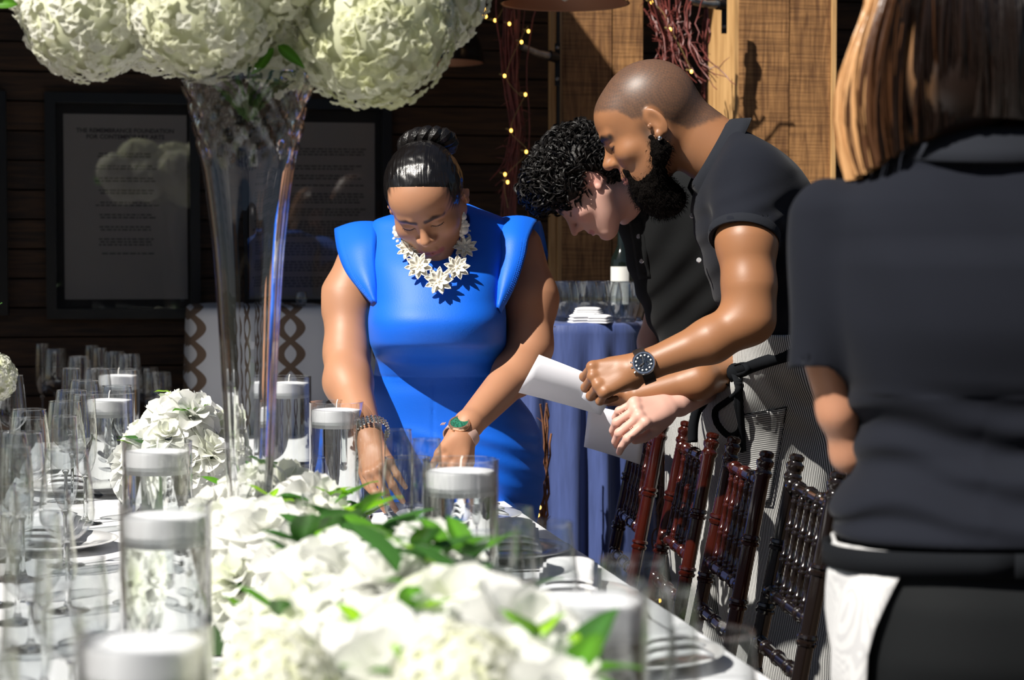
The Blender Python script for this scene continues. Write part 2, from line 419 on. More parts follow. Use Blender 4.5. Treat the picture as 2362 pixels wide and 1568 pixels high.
# ---- high tables at the back
def drape(c, rx, ry, z, nf, amp, mat_, name, power=4, flare=.03, seed=0):
    mb = MB(); n = 220; c = Vector(c); rr = random.Random(seed)
    ph = [rr.uniform(0, 6.28) for _ in range(5)]
    rows = [(0, 0), (.5, 0), (.9, 0), (.97, -.001), (1.0, -.008), (1.008, -.03), (1.01, -.09), (1.015, -.2), (1.02, -.4), (1.03, -.7), (1.04, -z + .01)]
    for (k, dz) in rows:
        for i in range(n):
            a = 2 * math.pi * i / n; ca, sa = math.cos(a), math.sin(a)
            q = (abs(ca) ** power + abs(sa) ** power) ** (-1 / power)
            dep = min(1, -dz / .25) * amp
            f = dep * (math.sin(a * nf + ph[0] + math.sin(a * 3 + ph[1])) + .5 * math.sin(a * nf * 1.7 + ph[2] - dz * 2) + .6 * (abs(math.sin(a * nf * .5 + ph[3]))) - .3)
            fl = 1 + flare * (-dz)
            mb.v.append((c.x + (rx * k * q * fl + f) * ca * 1.0, c.y + (ry * k * q * fl + f) * sa, z + dz + (.0025 * math.sin(a * 9 + k * 7) if dz == 0 and k else 0)))
    for k in range(len(rows) - 1):
        for i in range(n): mb.f.append((k * n + i, k * n + (i + 1) % n, (k + 1) * n + (i + 1) % n, (k + 1) * n + i))
    return mb.mesh(name, mat_, 60)
m_satin = mat('slate blue satin', (.050, .075, .205), .42, sheen=.15, bump=(40, .25, 4, .003), vary=.15, vscale=30, stretch=(3, 3, .3))
def high_table(label, c, rad, z):
    t = thing('high_table', label, 'table', (c[0], c[1], 0))
    MB().lathe([(0, z - .03), (rad, z - .03), (rad, z - .008), (0, z - .008)], 32).part('table_top', m_wood_dk, t)
    MB().tube([(0, 0, .02), (0, 0, z - .03)], .035, 12).part('pole', m_iron, t)
    MB().lathe([(0, 0), (rad * .8, 0), (rad * .8, .012), (.05, .03), (0, .03)], 24).part('base', m_iron, t)
    return t
BT = (.112, 5.42); BZ = 1.125
high_table('round high table hidden under the slate blue satin cloth', BT, .235, BZ)
o = link('tablecloth', drape((*BT, 0), .25, .235, BZ, 17, .013, m_satin, 'tablecloth', 3, .08, 3))
setp(o, 'slate blue satin cloth draped to the floor behind the woman in blue', 'tablecloth')
# patterned cloth
m_ogee = mat('ogee patterned linen', (.62, .62, .62), .8)
nt = m_ogee.node_tree; b = nt.nodes['Principled BSDF']
tc = node(nt, 'ShaderNodeTexCoord'); sx = node(nt, 'ShaderNodeSeparateXYZ'); nt.links.new(tc.outputs['Object'], sx.inputs[0])
def MA(op, a, b_=None, c_=None):
    n = node(nt, 'ShaderNodeMath', operation=op)
    for i, v in enumerate((a, b_, c_)):
        if v is None: continue
        if isinstance(v, (int, float)): n.inputs[i].default_value = v
        else: nt.links.new(v, n.inputs[i])
    return n.outputs[0]
zs = MA('MULTIPLY', sx.outputs[2], 2 * math.pi / .16); xs = MA('MULTIPLY', sx.outputs[0], 2 * math.pi / .15)
s1 = MA('SINE', zs); k1 = MA('COSINE', MA('ADD', xs, MA('MULTIPLY', s1, 1.35))); k2 = MA('COSINE', MA('SUBTRACT', xs, MA('MULTIPLY', s1, 1.35)))
g = MA('MAXIMUM', k1, k2); fac = MA('GREATER_THAN', g, .83)
mx = node(nt, 'ShaderNodeMixRGB'); mx.inputs[1].default_value = (.50, .50, .51, 1); mx.inputs[2].default_value = (.13, .085, .055, 1)
nt.links.new(fac, mx.inputs[0]); nt.links.new(mx.outputs[0], b.inputs['Base Color'])
OT = P(655, 703, 6.35); OZ = OT.z
high_table('high table hidden under the ogee patterned cloth', (OT.x, OT.y), .27, OZ)
o = link('tablecloth', drape((0, 0, 0), .305, .27, OZ, 11, .006, m_ogee, 'tablecloth', 6, .0, 9)); o.location = (OT.x, OT.y, 0); o.rotation_euler = (0, 0, TH)
setp(o, 'grey cloth with brown ogee lattice on the high table behind the glass vase', 'tablecloth')
# ================================================================== ballroom chairs
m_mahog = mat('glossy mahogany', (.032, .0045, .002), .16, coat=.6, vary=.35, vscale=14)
m_mahog_shade = mat('mahogany with shade in colour', (.008, .005, .004), .14, coat=.8)  # chair wood darkened to black, the shadow is put into the colour
m_seat = mat('ivory cushion', (.6, .58, .52), .8)
def frame_along(a, b):
    a, b = Vector(a), Vector(b); q = (b - a).to_track_quat('Z', 'Y'); return Matrix.Translation(a) @ q.to_matrix().to_4x4(), (b - a).length
def bamboo(mb, a, b, r, rings, cap=None, seg=10):
    M, L = frame_along(a, b); pr = [(0, 0), (r, 0)]
    for z in rings:
        for dz, k in ((-.011, 1), (-.009, 1.22), (-.004, 1.3), (-.001, 1.05), (.001, 1.05), (.004, 1.3), (.009, 1.22), (.011, 1)): pr.append((r * k, z * L + dz * min(1, r / .012 + .3)))
    if cap:
        for dz, k in ((-.052, 1), (-.048, 1.2), (-.042, 1.22), (-.038, 1), (-.032, .96), (-.028, 1.15), (-.020, 1.2), (-.016, .86), (-.013, .82), (-.010, 1.0), (-.004, .98), (0, .6)): pr.append((r * k, L + dz))
    else: pr.append((r, L))
    pr.append((0, pr[-1][1]))
    base = len(mb.v)
    for rr, z in pr:
        for k in range(seg):
            al = 2 * math.pi * k / seg; mb.v.append(tuple(M @ Vector((rr * math.cos(al), rr * math.sin(al), z))))
    for i in range(len(pr) - 1):
        for k in range(seg): mb.f.append((base + i * seg + k, base + i * seg + (k + 1) % seg, base + (i + 1) * seg + (k + 1) % seg, base + (i + 1) * seg + k))
    return mb
def make_chair(m, label):
    t = thing('ballroom_chair', label, 'chair')
    hw = .165; zt, zs = .93, .44
    yb = lambda z: -.175 - (z - zs) * .20 if z > zs else -.175 - (zs - z) * .05
    xb = lambda z: hw - (z - zs) * .03 if z > zs else hw
    for s in (-1, 1):
        mb = MB(); bamboo(mb, (s * hw, yb(0), 0), (s * hw, yb(zs), zs), .0145, (.3, .65, .95)); bamboo(mb, (s * hw, yb(zs), zs - .01), (s * xb(zt), yb(zt), zt), .0145, (.18, .42, .66), cap=True, seg=14)
        mb.part('back_post', m, t)
        mb = MB(); bamboo(mb, (s * .185, .19, 0), (s * .18, .18, zs), .0145, (.3, .65, .95)); mb.part('front_leg', m, t)
        mb = MB(); bamboo(mb, (s * .183, .18, .2), (s * hw, yb(.2), .2), .009, (.3, .7)); bamboo(mb, (s * .183, .18, .3), (s * hw, yb(.3), .3), .009, (.3, .7)); mb.part('side_stretcher', m, t)
    for n_, z in (('top_rail', .872), ('middle_rail', .672), ('lower_rail', .578)):
        mb = MB(); bamboo(mb, (-xb(z), yb(z), z), (xb(z), yb(z), z), .0115, (.04, .22, .5, .78, .96)); mb.part(n_, m, t)
    for k in range(5):
        x = (-.5 + (k + 1) / 6) * 2 * .15
        mb = MB(); bamboo(mb, (x, yb(.672), .672), (x * .97, yb(.872), .872), .0062, (.1, .36, .64, .9), seg=8); mb.part('spindle', m, t)
    for z in (.22, .32):
        mb = MB(); bamboo(mb, (-.184, .185, z), (.184, .185, z), .009, (.3, .7)); mb.part('front_stretcher', m, t)
    mb = MB(); bamboo(mb, (-hw, yb(.26), .26), (hw, yb(.26), .26), .009, (.3, .7)); mb.part('back_stretcher', m, t)
    MB().box((0, 0, zs), (.40, .39, .028)).part('seat_frame', m, t)
    mb = MB(); mb.grid(lambda u, v: (-.19 + .38 * u, -.165 + .35 * v, zs + .014 + .035 * (1 - (2 * u - 1) ** 4) * (1 - (2 * v - 1) ** 4)), 10, 10); mb.part('cushion', m_seat, t)
    return t
cg = 'chairs along the right side of the long table'
RZ = R(90 + 5.5)
def put_chair(ch, bx, bd): ch.location = (bx - .27 * math.cos(R(5.5)), bd - .27 * math.sin(R(5.5)), 0); ch.rotation_euler = (0, 0, RZ)
ch_m = make_chair(m_mahog, 'mahogany ballroom chair partly behind the second white card, furthest of the right-hand row'); ch_m['group'] = cg
put_chair(ch_m, .330, 4.70)
for (bx, bd, lb) in ((.405, 4.31, 'mahogany ballroom chair second from the far end, in front of the young man\'s apron'),
                     (.468, 3.92, 'mahogany ballroom chair standing next to the black one, in front of the apron pocket')):
    c = copy_tree(ch_m, (0, 0, 0), 0, lb, cg); put_chair(c, bx, bd)
ch_b = make_chair(m_mahog_shade, 'ballroom chair with shadow painted into its colour, beside the woman seen from behind'); ch_b['group'] = cg
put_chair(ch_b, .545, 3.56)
c = copy_tree(ch_m, (-.88, 6.66, 0), R(180), 'mahogany ballroom chair at the far end of the table, finials showing behind the tall vase', 'chairs at the far side of the table')
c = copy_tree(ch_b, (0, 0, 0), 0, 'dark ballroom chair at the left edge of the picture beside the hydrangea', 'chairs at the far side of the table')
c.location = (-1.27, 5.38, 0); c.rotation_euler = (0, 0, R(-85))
# ================================================================== glassware, candles, plates
m_thin = thin_glass('clear stemware', (.92, .935, .94), .10, .97, .012)
m_thin2 = thin_glass('clear cylinder glass', (.975, .98, .98), .05, .9, .01)
m_solid = mat('solid clear glass', (1, 1, 1), 0.0, trans=1, ior=1.48)
m_water = mat('water', (.97, 1, .99), 0.0, trans=1, ior=1.33)
m_wax = mat('white wax', (.82, .83, .86), .5, sss=.0)
m_wick = mat('wick', (.85, .83, .78), .9)
m_china = mat('white china', (.8, .8, .8), .15, coat=.5)
m_napkin = mat('white napkin', (.78, .78, .8), .9, bump=(300, .2, 2, .001))
m_silver = mat('polished cutlery', (.75, .75, .75), .12, 1)
def make_glass(name, label, H, bowl, stem_r=.0035, base_r=.034, stem_top=.1):
    t = thing(name, label, 'glass')
    rr_, zz_ = bowl[-1]; bead = [(rr_ + .0009 * math.cos(a), zz_ + .0009 * math.sin(a)) for a in [-math.pi + i * math.pi / 3 for i in range(7)]]
    MB().lathe(bowl[:-1] + bead, 28).part('bowl', m_thin, t)
    if stem_top:
        MB().lathe([(0, 0), (base_r, 0), (base_r, .0015), (base_r * .6, .003), (.007, .008), (stem_r, .02), (stem_r, stem_top - .012), (.008, stem_top - .002), (0, stem_top)], 18).part('stem', m_solid, t)
    return t
def prof(pts, n=4):
    out = []
    for i in range(len(pts) - 1):
        p0 = pts[max(i - 1, 0)]; p1 = pts[i]; p2 = pts[i + 1]; p3 = pts[min(i + 2, len(pts) - 1)]
        for k in range(n):
            s = k / n
            out.append(tuple(.5 * ((2 * p1[j]) + (-p0[j] + p2[j]) * s + (2 * p0[j] - 5 * p1[j] + 4 * p2[j] - p3[j]) * s * s + (-p0[j] + 3 * p1[j] - 3 * p2[j] + p3[j]) * s ** 3) for j in (0, 1)))
    return out + [pts[-1]]
G_WINE = make_glass('wine_glass', 'x', .25, prof([(.0005, .108), (.018, .114), (.038, .135), (.042, .155), (.038, .20), (.0325, .25)]), stem_top=.11)
G_FLUTE = make_glass('champagne_flute', 'x', .265, prof([(.0005, .098), (.012, .106), (.022, .135), (.0245, .17), (.0235, .22), (.0215, .265)]), stem_top=.10)
G_GOB = make_glass('water_goblet', 'x', .19, prof([(.0005, .07), (.022, .075), (.041, .10), (.044, .13), (.040, .19)]), stem_top=.072, base_r=.036)
G_TUM = make_glass('tumbler', 'x', .105, prof([(.0005, .004), (.024, .005), (.033, .02), (.041, .05), (.040, .075), (.034, .105)]), stem_top=0)
MB().lathe([(0, 0), (.026, 0), (.031, .006), (.027, .012), (.0, .008)], 18).part('thick_base', m_solid, G_TUM)
PROTO = {'w': G_WINE, 'f': G_FLUTE, 'g': G_GOB, 't': G_TUM}; GH = {'w': .25, 'f': .265, 'g': .19, 't': .105}; used = set()
def put_glass(k, x, y, z, label, group):
    g = PROTO[k]
    if k not in used:
        used.add(k); g.location = (x, y, z); g['label'] = label; g['group'] = group; g.rotation_euler = (0, 0, 0); return g
    return copy_tree(g, (x, y, z), random.uniform(0, 6), label, group)
KN = {'w': 'wine glass', 'f': 'slim champagne flute', 'g': 'short-stemmed water goblet', 't': 'stemless tumbler'}
def rim(k, px, py):
    h = CAMZ - TABLE_Z - GH[k]; d = h * FPX / (py - HOR) * 1.0; p = P(px, py, d); return p.x, p.y
ZT = TABLE_Z + .003
GL = 'glasses on the left side of the table'
for (k, px, py, lb) in (('f', 97, 795, 'tall champagne flute furthest left among the far rims against the dark wall'),
        ('w', 128, 806, 'wine glass just right of the furthest left flute'), ('w', 183, 824, 'empty wine glass standing alone left of the far floating candle'),
        ('f', 212, 799, 'tall flute whose rim peeks above the far floating candle at its left'), ('f', 230, 805, 'flute right behind the far floating candle, second from left'),
        ('w', 264, 813, 'wine glass directly behind the far floating candle'), ('w', 297, 819, 'wine glass behind the right edge of the far floating candle'),
        ('g', 337, 850, 'goblet right of the far floating candle'), ('g', 363, 861, 'goblet between the far floating candle and the white peonies'),
        ('w', 22, 868, 'wine glass at the left edge beneath the cropped hydrangea'), ('w', 195, 880, 'wine glass left of the second floating candle'),
        ('w', 165, 903, 'wine glass in front of the second floating candle at its left'), ('w', 150, 929, 'wide wine glass in the middle of the left glass cluster'),
        ('g', 66, 968, 'water goblet beside the dark chair finial at the left'), ('w', 50, 1002, 'wine glass low at the left edge over the white plate'),
        ('g', 20, 1054, 'small goblet cut by the left edge')):
    x, y = rim(k, px, py); put_glass(k, x, y, ZT, lb, GL)
cnt = {}
def spot_label(k, d, side):
    where = {0: 'nearest the camera', 1: 'beside the near floating candle', 2: 'level with the tall glass vase', 3: 'just beyond the tall glass vase', 4: 'far along the table'}[min(4, max(0, int((d - 1.3) / .6)))]
    return where
for (u, d, k, lb) in ((-.36, 3.05, 'w', 'blurred wine glass left of the third floating candle'), (-.43, 2.95, 'f', 'blurred flute left of the third floating candle'), (-.40, 2.75, 'g', 'blurred goblet in front of the third floating candle'),
        (-.37, 2.50, 'w', 'blurred wine glass left of the fourth floating candle'), (-.45, 2.42, 'f', 'blurred flute near the left edge below mid height'), (-.33, 2.34, 'g', 'blurred goblet close to the fourth floating candle'),
        (-.44, 2.05, 'w', 'large blurred wine glass at the left edge near the bottom'), (-.36, 1.98, 'f', 'large blurred flute near the bottom left'), (-.40, 1.80, 'g', 'very blurred goblet in the bottom left corner'),
        (-.33, 1.66, 'w', 'very blurred wine glass just left of the nearest left candle'), (-.47, 3.35, 'w', 'blurred wine glass left of the third candle, close to the edge'), (-.38, 3.5, 'f', 'blurred flute between the second and third floating candles'), (-.46, 3.85, 'w', 'wine glass left of the second floating candle near the table edge'), (-.36, 4.05, 'f', 'flute behind the second floating candle'), (-.5, 2.62, 'w', 'blurred wine glass at the left picture edge at mid cluster'), (-.5, 1.75, 'f', 'very blurred flute in the bottom left corner'), (-.43, 1.55, 'g', 'very blurred goblet at the bottom left edge'), (-.31, 2.80, 't', 'blurred tumbler beside the third floating candle'), (-.30, 1.92, 't', 'very blurred tumbler beside the fourth floating candle'), (-.48, 3.1, 'g', 'blurred goblet over the napkin at the left')):
    p = T(u, d); put_glass(k, p.x, p.y, ZT, lb, GL)
for (u, d, k, lb) in ((-.30, 4.55, 'w', 'wine glass left of the far white peonies'), (-.42, 5.0, 'f', 'flute in the far left group beneath the far rims'), (-.36, 5.25, 'w', 'wine glass in the far left group left of the far candle'), (-.30, 5.9, 'g', 'low goblet beyond the far floating candle')):
    p = T(u, d); put_glass(k, p.x, p.y, ZT, lb, GL)
GR = 'glasses on the right side of the table'
for (k, px, py, lb) in (('f', 918, 996, 'champagne flute between the two wrists, left of the woman\'s watch hand'), ('f', 851, 970, 'flute standing in front of the woman\'s left-hand bracelet'),
        ('f', 984, 1018, 'flute right beside the woman\'s fingers'), ('g', 940, 1060, 'low goblet in front of the flutes by the woman\'s hand'), ('t', 826, 1056, 'small tumbler below the woman\'s bracelet'),
        ('f', 1185, 1180, 'blurred flute right of the shadowed floating candle'), ('w', 1253, 1216, 'blurred wine glass right of the shadowed floating candle'), ('g', 1130, 1240, 'blurred goblet at the foot of the shadowed candle'),
        ('f', 1545, 1372, 'large blurred flute beside the nearest right-hand candle'), ('g', 1640, 1470, 'large blurred goblet near the bottom right table edge'), ('w', 1462, 1300, 'blurred wine glass behind the nearest right-hand candle at its right')):
    x, y = rim(k, px, py); put_glass(k, x, y, ZT, lb, GR)
# glasses and a bottle on the blue satin table
GB = 'stemless glasses on the slate blue table'; ordn = ('first', 'second', 'third', 'fourth', 'fifth', 'sixth')
for row, (dy, xs) in enumerate(((-.165, (.155,)), (-.085, (-.16, -.085, -.01, .065, .125, .195)), (0, (-.195, -.12, -.045, .03, .105, .18)), (.085, (-.16, -.085, -.01, .065, .14)))):
    for x in xs:
        lbx = ordn[xs.index(x)] + ' stemless glass from the left in the ' + ('front', 'second', 'third', 'back')[row] + ' row on the blue satin table'
        put_glass('t', BT[0] + x + random.uniform(-.004, .004) - .187 * dy, BT[1] + dy, BZ + .0005, lbx, GB)
m_bottle = mat('dark bottle glass', (.006, .009, .007), .06, coat=.6); m_label = mat('bottle label', (.72, .71, .66), .7)
bp = (BT[0] + .196, BT[1] + .16)
t = thing('wine_bottle', 'dark wine bottle with white label behind the glasses on the blue table', 'bottle', (*bp, BZ))
MB().lathe([(0, 0), (.030, 0), (.0325, .006), (.0325, .155), (.030, .17), (.02, .19), (.0135, .205), (.0125, .28), (.015, .281), (.015, .292), (.012, .296), (0, .296)], 28).part('bottle_body', m_bottle, t)
mb = MB(); mb.grid(lambda u, v: (.0329 * math.sin((u - .5) * 1.9 - .38), -.0329 * math.cos((u - .5) * 1.9 - .38), .04 + .105 * v), 12, 1); lb = mb.part('paper_label', m_label, t)
mb = MB()
for k in range(7): mb.box((-.0185 + k * .0032, -.0335 + abs(k - 3) * .0001 + .0055, .098), (.0018, .0006, .003))
mb.part('label_print', m_ink, lb, kind='stuff')
# folded white napkins on the blue table
for i, (px, py, d, sz, rz, lb) in enumerate(((1345, 722, 5.235, (.052, .03, .017), .1, 'white folded napkin lying lowest in the pile on the blue table'), (1385, 726, 5.225, (.042, .03, .015), -.35, 'white folded napkin at the right of the pile on the blue table'), (1357, 701, 5.26, (.050, .03, .011), -.12, 'white folded napkin on top of the pile on the blue table'))):
    c = P(px, py, d); z = BZ + .001 + (.024 if i == 2 else 0)
    t = thing('folded_napkin', lb, 'napkin', (c.x, c.y, z), rz, 'napkins on the blue table')
    for k in range(3):
        w_, h_ = sz[0] * .8 * (1 - .06 * k), sz[2] / 2.2
        mb = MB(); mb.grid(lambda u, v: ((u - .5) * 2 * w_ * (1 - .18 * (2 * v - 1) ** 2), (v - .5) * 2 * sz[1], k * h_ + h_ * (1 - (2 * u - 1) ** 4 * .8) * (1 - (2 * v - 1) ** 6)), 10, 6)
        o = mb.part('fold', m_napkin, t); thicken(o, h_ * .5, -1)
# small tumbler on the patterned table
q = P(695, 700, 6.19); put_glass('t', q.x, q.y, OZ + .0005, 'small water glass on the ogee patterned cloth', 'glass on the patterned table').scale = (.45, .45, .42)

# ---- floating candles in glass cylinders
CR, CH = .058, .236
t = thing('floating_candle_vase', 'x', 'candle holder')
MB().lathe([(.0, .001), (CR, .001), (CR, CH - .001), (CR + .0006, CH), (CR - .001, CH + .0012), (CR - .003, CH), (CR - .0025, .012), (0, .012)], 40).part('glass_cylinder', m_thin2, t)
MB().lathe([(0, .0125), (CR - .0032, .0125), (CR - .0032, .196), (0, .196)], 40).part('water', m_water, t)
MB().lathe([(0, .182), (.044, .182), (.0525, .190), (.0535, .216), (.051, .220), (.03, .2225), (0, .2235)], 36).part('candle', m_wax, t, 'round white floating candle')
MB().tube([(0, 0, .222), (.001, 0, .236), (.003, .001, .242)], .0012, 6).part('wick', m_wick, t)
CP = t
# depth by apparent width of the cylinder
first = True
for (px, wpx, lb) in ((271, 98, 'candle cylinder furthest back on the left, wick upright before the dark wall'), (249, 118, 'second candle cylinder from the back on the left'),
        (360, 160, 'third candle cylinder from the back on the left, left of the tall vase'), (378, 213, 'fourth candle cylinder on the left, in front of the green leaves'),
        (325, 318, 'nearest left candle cylinder at the bottom edge'), (665, 104, 'candle cylinder right behind the tall glass vase'), (775, 126, 'candle cylinder in front of the woman\'s right forearm'),
        (1062, 176, 'candle cylinder in front of the blue skirt beside the fingers'), (1357, 283, 'nearest right candle cylinder at the bottom in front of the napkins')):
    d = 2 * CR * FPX / wpx; x = (px - 1181) / FPX * d
    if first: o = t; first = False
    else: o = copy_tree(CP, (0, 0, 0), 0, lb)
    o.location = (x, d, ZT); o['label'] = lb; o['group'] = 'floating candles on the long table'

# ---- plates, napkins and cutlery by the table edge
pl0 = thing('dinner_plate', 'x', 'plate')
MB().lathe([(0, .004), (.08, .004), (.088, .008), (.128, .017), (.130, .019), (.127, .020), (.086, .012), (.078, .008), (0, .008)], 40).part('plate_body', m_china, pl0)
MB().lathe([(.055, 0), (.07, 0), (.07, .004), (.055, .004)], 32).part('foot_ring', m_china, pl0)
np0 = thing('table_napkin', 'x', 'napkin')
for k in range(3):
    mb = MB(); mb.grid(lambda u, v: ((u - .5) * (.21 - .02 * k) + .004 * math.sin(v * 9), (v - .5) * (.10 - .012 * k), .004 + k * .009 + .003 * math.sin(u * 7 + k) + .006 * (1 - (2 * v - 1) ** 2) + .01 * (u > .8) * u), 14, 8)
    o = mb.part('fold', m_napkin, np0); thicken(o, .004, 0)
kn0 = thing('table_knife', 'x', 'cutlery')
mb = MB(); mb.box((0, -.06, .004), (.012, .10, .007)); mb.box((.001, .05, .003), (.017, .12, .002)); mb.part('knife_body', m_silver, kn0)
where = ['beside the blue skirt', 'in front of the furthest mahogany chair', 'in front of the second mahogany chair', 'below the feet of the third mahogany chair back', 'beside the nearest right candle cylinder', 'at the bottom edge right of the candle cylinder']
for i, d in enumerate((4.08, 3.60, 3.12, 2.66, 2.2, 1.75)):
    p = T(.395, d)
    for (pr, nm, dz, du, dd, rz) in ((pl0, 'white dinner plate', 0, 0, 0, 0), (np0, 'folded white napkin', .021, .02, 0, TH + R(90 + random.uniform(-14, 14))), (kn0, 'silver table knife', 0, .0, -.16, TH + R(-90))):
        q = T(.395 + du, d + dd)
        lb = f'{nm} {where[i]}'; gp = {'w': 'plates', 'f': 'napkins', 's': 'knives'}[nm[0]] + ' along the right table edge'
        if i == 0: o = pr; o['label'] = lb; o['group'] = gp; o.location = (q.x, q.y, ZT + dz); o.rotation_euler = (0, 0, rz)
        else: copy_tree(pr, (q.x, q.y, ZT + dz), rz, lb, gp)
wl = ['under the furthest left flutes', 'beside the dark chair at the left edge', 'below the left wine glasses', 'at the left edge near the bottom']
for i, (u, d) in enumerate(((-.36, 5.6), (-.40, 4.6), (-.42, 3.7), (-.42, 2.2))):
    q = T(u, d); copy_tree(pl0, (q.x, q.y, ZT), 0, 'white dinner plate ' + wl[i], 'plates along the left table edge')
    copy_tree(np0, (q.x, q.y, ZT + .021), TH + R(80), 'folded white napkin ' + wl[i], 'napkins along the left table edge')
# ================================================================== flowers
m_petal = mat('white petals', (.8, .8, .76), .6, attr=True, sheen=.1)
m_petal.node_tree.nodes['Principled BSDF'].inputs['Subsurface Weight'].default_value = 0
m_leaf = mat('green leaves', (.055, .16, .018), .38, attr=True)
m_stem = mat('green stems', (.05, .11, .02), .6)
def add_translucent(m, k=.3):
    nt = m.node_tree; b = nt.nodes['Principled BSDF']; o = nt.nodes['Material Output']; tr = node(nt, 'ShaderNodeBsdfTranslucent')
    s = b.inputs['Base Color'].links[0].from_socket; nt.links.new(s, tr.inputs[0]); mx = node(nt, 'ShaderNodeMixShader'); mx.inputs[0].default_value = k
    nt.links.new(b.outputs[0], mx.inputs[1]); nt.links.new(tr.outputs[0], mx.inputs[2]); nt.links.new(mx.outputs[0], o.inputs[0])
add_translucent(m_petal, .45); add_translucent(m_leaf, .35)
def petal_patch(L, Wd, cup, curl, n=4, m=4, wav=0, ph=0):
    """petal from the origin along +y, opening towards +z"""
    V = []; F = []
    for i in range(n + 1):
        t = i / n; wdt = Wd * math.sin(math.pi * (.12 + .80 * t) ** .9) ** .7
        a = cup - curl * t; y = L * t; 
        for j in range(m + 1):
            s = (j / m - .5) * 2
            x = s * wdt / 2; z = y * math.sin(a) + .35 * wdt * s * s * (1 - .4 * t) + wav * math.sin(s * 6 + ph) * t * Wd
            V.append((x, y * math.cos(a), z))
    for i in range(n):
        for j in range(m):
            a = i * (m + 1) + j; F.append((a, a + 1, a + m + 2, a + m + 1))
    return np.array(V), np.array(F)
def rotm(ax, an):
    return np.array(Matrix.Rotation(an, 3, ax))
def compose(lst):
    V = []; F = []; Cc = []; n = 0
    for v, f, c in lst:
        V.append(v); F.append(f + n); n += len(v); Cc.append(np.broadcast_to(np.array(c), (len(v), 3)))
    return np.concatenate(V), np.concatenate(F), np.concatenate(Cc)
def bloom_mesh(name, seed, Rr=.045, rings=5, green=.2):
    r = random.Random(seed); L = []
    for k in range(rings):
        n = 3 + 2 * k; f = k / (rings - 1)
        for i in range(n):
            v, fc = petal_patch(Rr * (.62 + .45 * f) * r.uniform(.9, 1.1), Rr * (.55 + .5 * f), R(86 - 62 * f) + r.uniform(-.15, .15), R(20 + 30 * f), wav=r.uniform(.01, .055), ph=r.uniform(0, 6))
            v = v + np.array([0, .004 * k, -.006 * k])
            v = v @ rotm('Z', 2 * math.pi * (i + .5 * (k % 2)) / n + r.uniform(-.15, .15)).T
            g = r.uniform(0, 1) * green * (1 - .6 * f); c = (.90 - .08 * g, .90 - .02 * g, .88 - .28 * g)
            L.append((v, fc, c))
    V, F, Cc = compose(L); return mesh_np(name, V, F, m_petal, Cc)
BL = [bloom_mesh('bloom', s, Rr=.046, rings=q, green=g) for s, q, g in ((1, 5, .2), (2, 5, .5), (3, 4, .15), (4, 5, .9))]
def floret(r, c):
    L = []
    for i in range(4):
        v, f = petal_patch(.0135, .0135, R(18), R(14), 2, 2); L.append((v @ rotm('Z', i * math.pi / 2 + .2).T, f, c))
    return L
def hydrangea_mesh(name, seed, Rr, n, tint=0, hollow=False):
    r = random.Random(seed); L = []
    for i in range(n):
        z = 1 - 2 * (i + .5) / n; a = i * 2.399963 + r.uniform(-.2, .2); q = math.sqrt(max(0, 1 - z * z)); d = Vector((q * math.cos(a), q * math.sin(a), z))
        g = min(1, max(0, tint + r.uniform(-.35, .35))); c = (.90 - .05 * g, .90 - .03 * g, .83 - .26 * g)
        M = d.to_track_quat('Z', 'Y').to_matrix() @ Matrix.Rotation(r.uniform(0, 6), 3, 'Z') @ Matrix.Rotation(r.uniform(-.35, .35), 3, 'X')
        s = r.uniform(.85, 1.25); rad = Rr * (.93 + .1 * r.random())
        for v, f, cc in floret(r, c): L.append((v * s @ np.array(M).T + np.array(d) * rad, f, cc))
    V, F, Cc = compose(L); me = mesh_np(name, V, F, m_petal, Cc); return me
def core_mesh(Rr): return MB().ball((0, 0, 0), Rr, 16, 10).mesh('flower_core', mat('greenish flower core', (.62, .64, .45), .8))  # pale greenish ball filling the gaps behind the florets
def leaf_mesh(name, seed, L=.09, Wd=.03, c=(.07, .22, .02)):
    r = random.Random(seed); V = []; F = []; n, m = 7, 4
    for i in range(n + 1):
        t = i / n; wd = Wd * (math.sin(math.pi * t ** .8) ** .8 if 0 < t < 1 else .02)
        for j in range(m + 1):
            s = (j / m - .5) * 2; V.append((s * wd / 2, L * t, -.25 * L * t * t + .22 * wd * abs(s) + .02 * L * math.sin(t * 9 + s)))
    for i in range(n):
        for j in range(m): a = i * (m + 1) + j; F.append((a, a + 1, a + m + 2, a + m + 1))
    V = np.array(V); Cc = np.tile(np.array(c), (len(V), 1)); Cc[m // 2::m + 1] *= 1.5
    return mesh_np(name, V, F, m_leaf, Cc)
LF = [leaf_mesh('leaf', s, L, Wd, c) for s, L, Wd, c in ((1, .085, .026, (.17, .42, .012)), (2, .10, .034, (.09, .26, .02)), (3, .06, .022, (.26, .50, .02)), (4, .11, .05, (.05, .15, .03)))]
def place(name, me, parent, loc, d, spin=0, sc=1, label=None):
    o = bpy.data.objects.new(name, me); C.objects.link(o); o.parent = parent
    M = Vector(d).to_track_quat('Z', 'Y').to_matrix().to_4x4() @ Matrix.Rotation(spin, 4, 'Z')
    o.matrix_local = Matrix.Translation(loc) @ M @ Matrix.Scale(sc, 4); return setp(o, label)
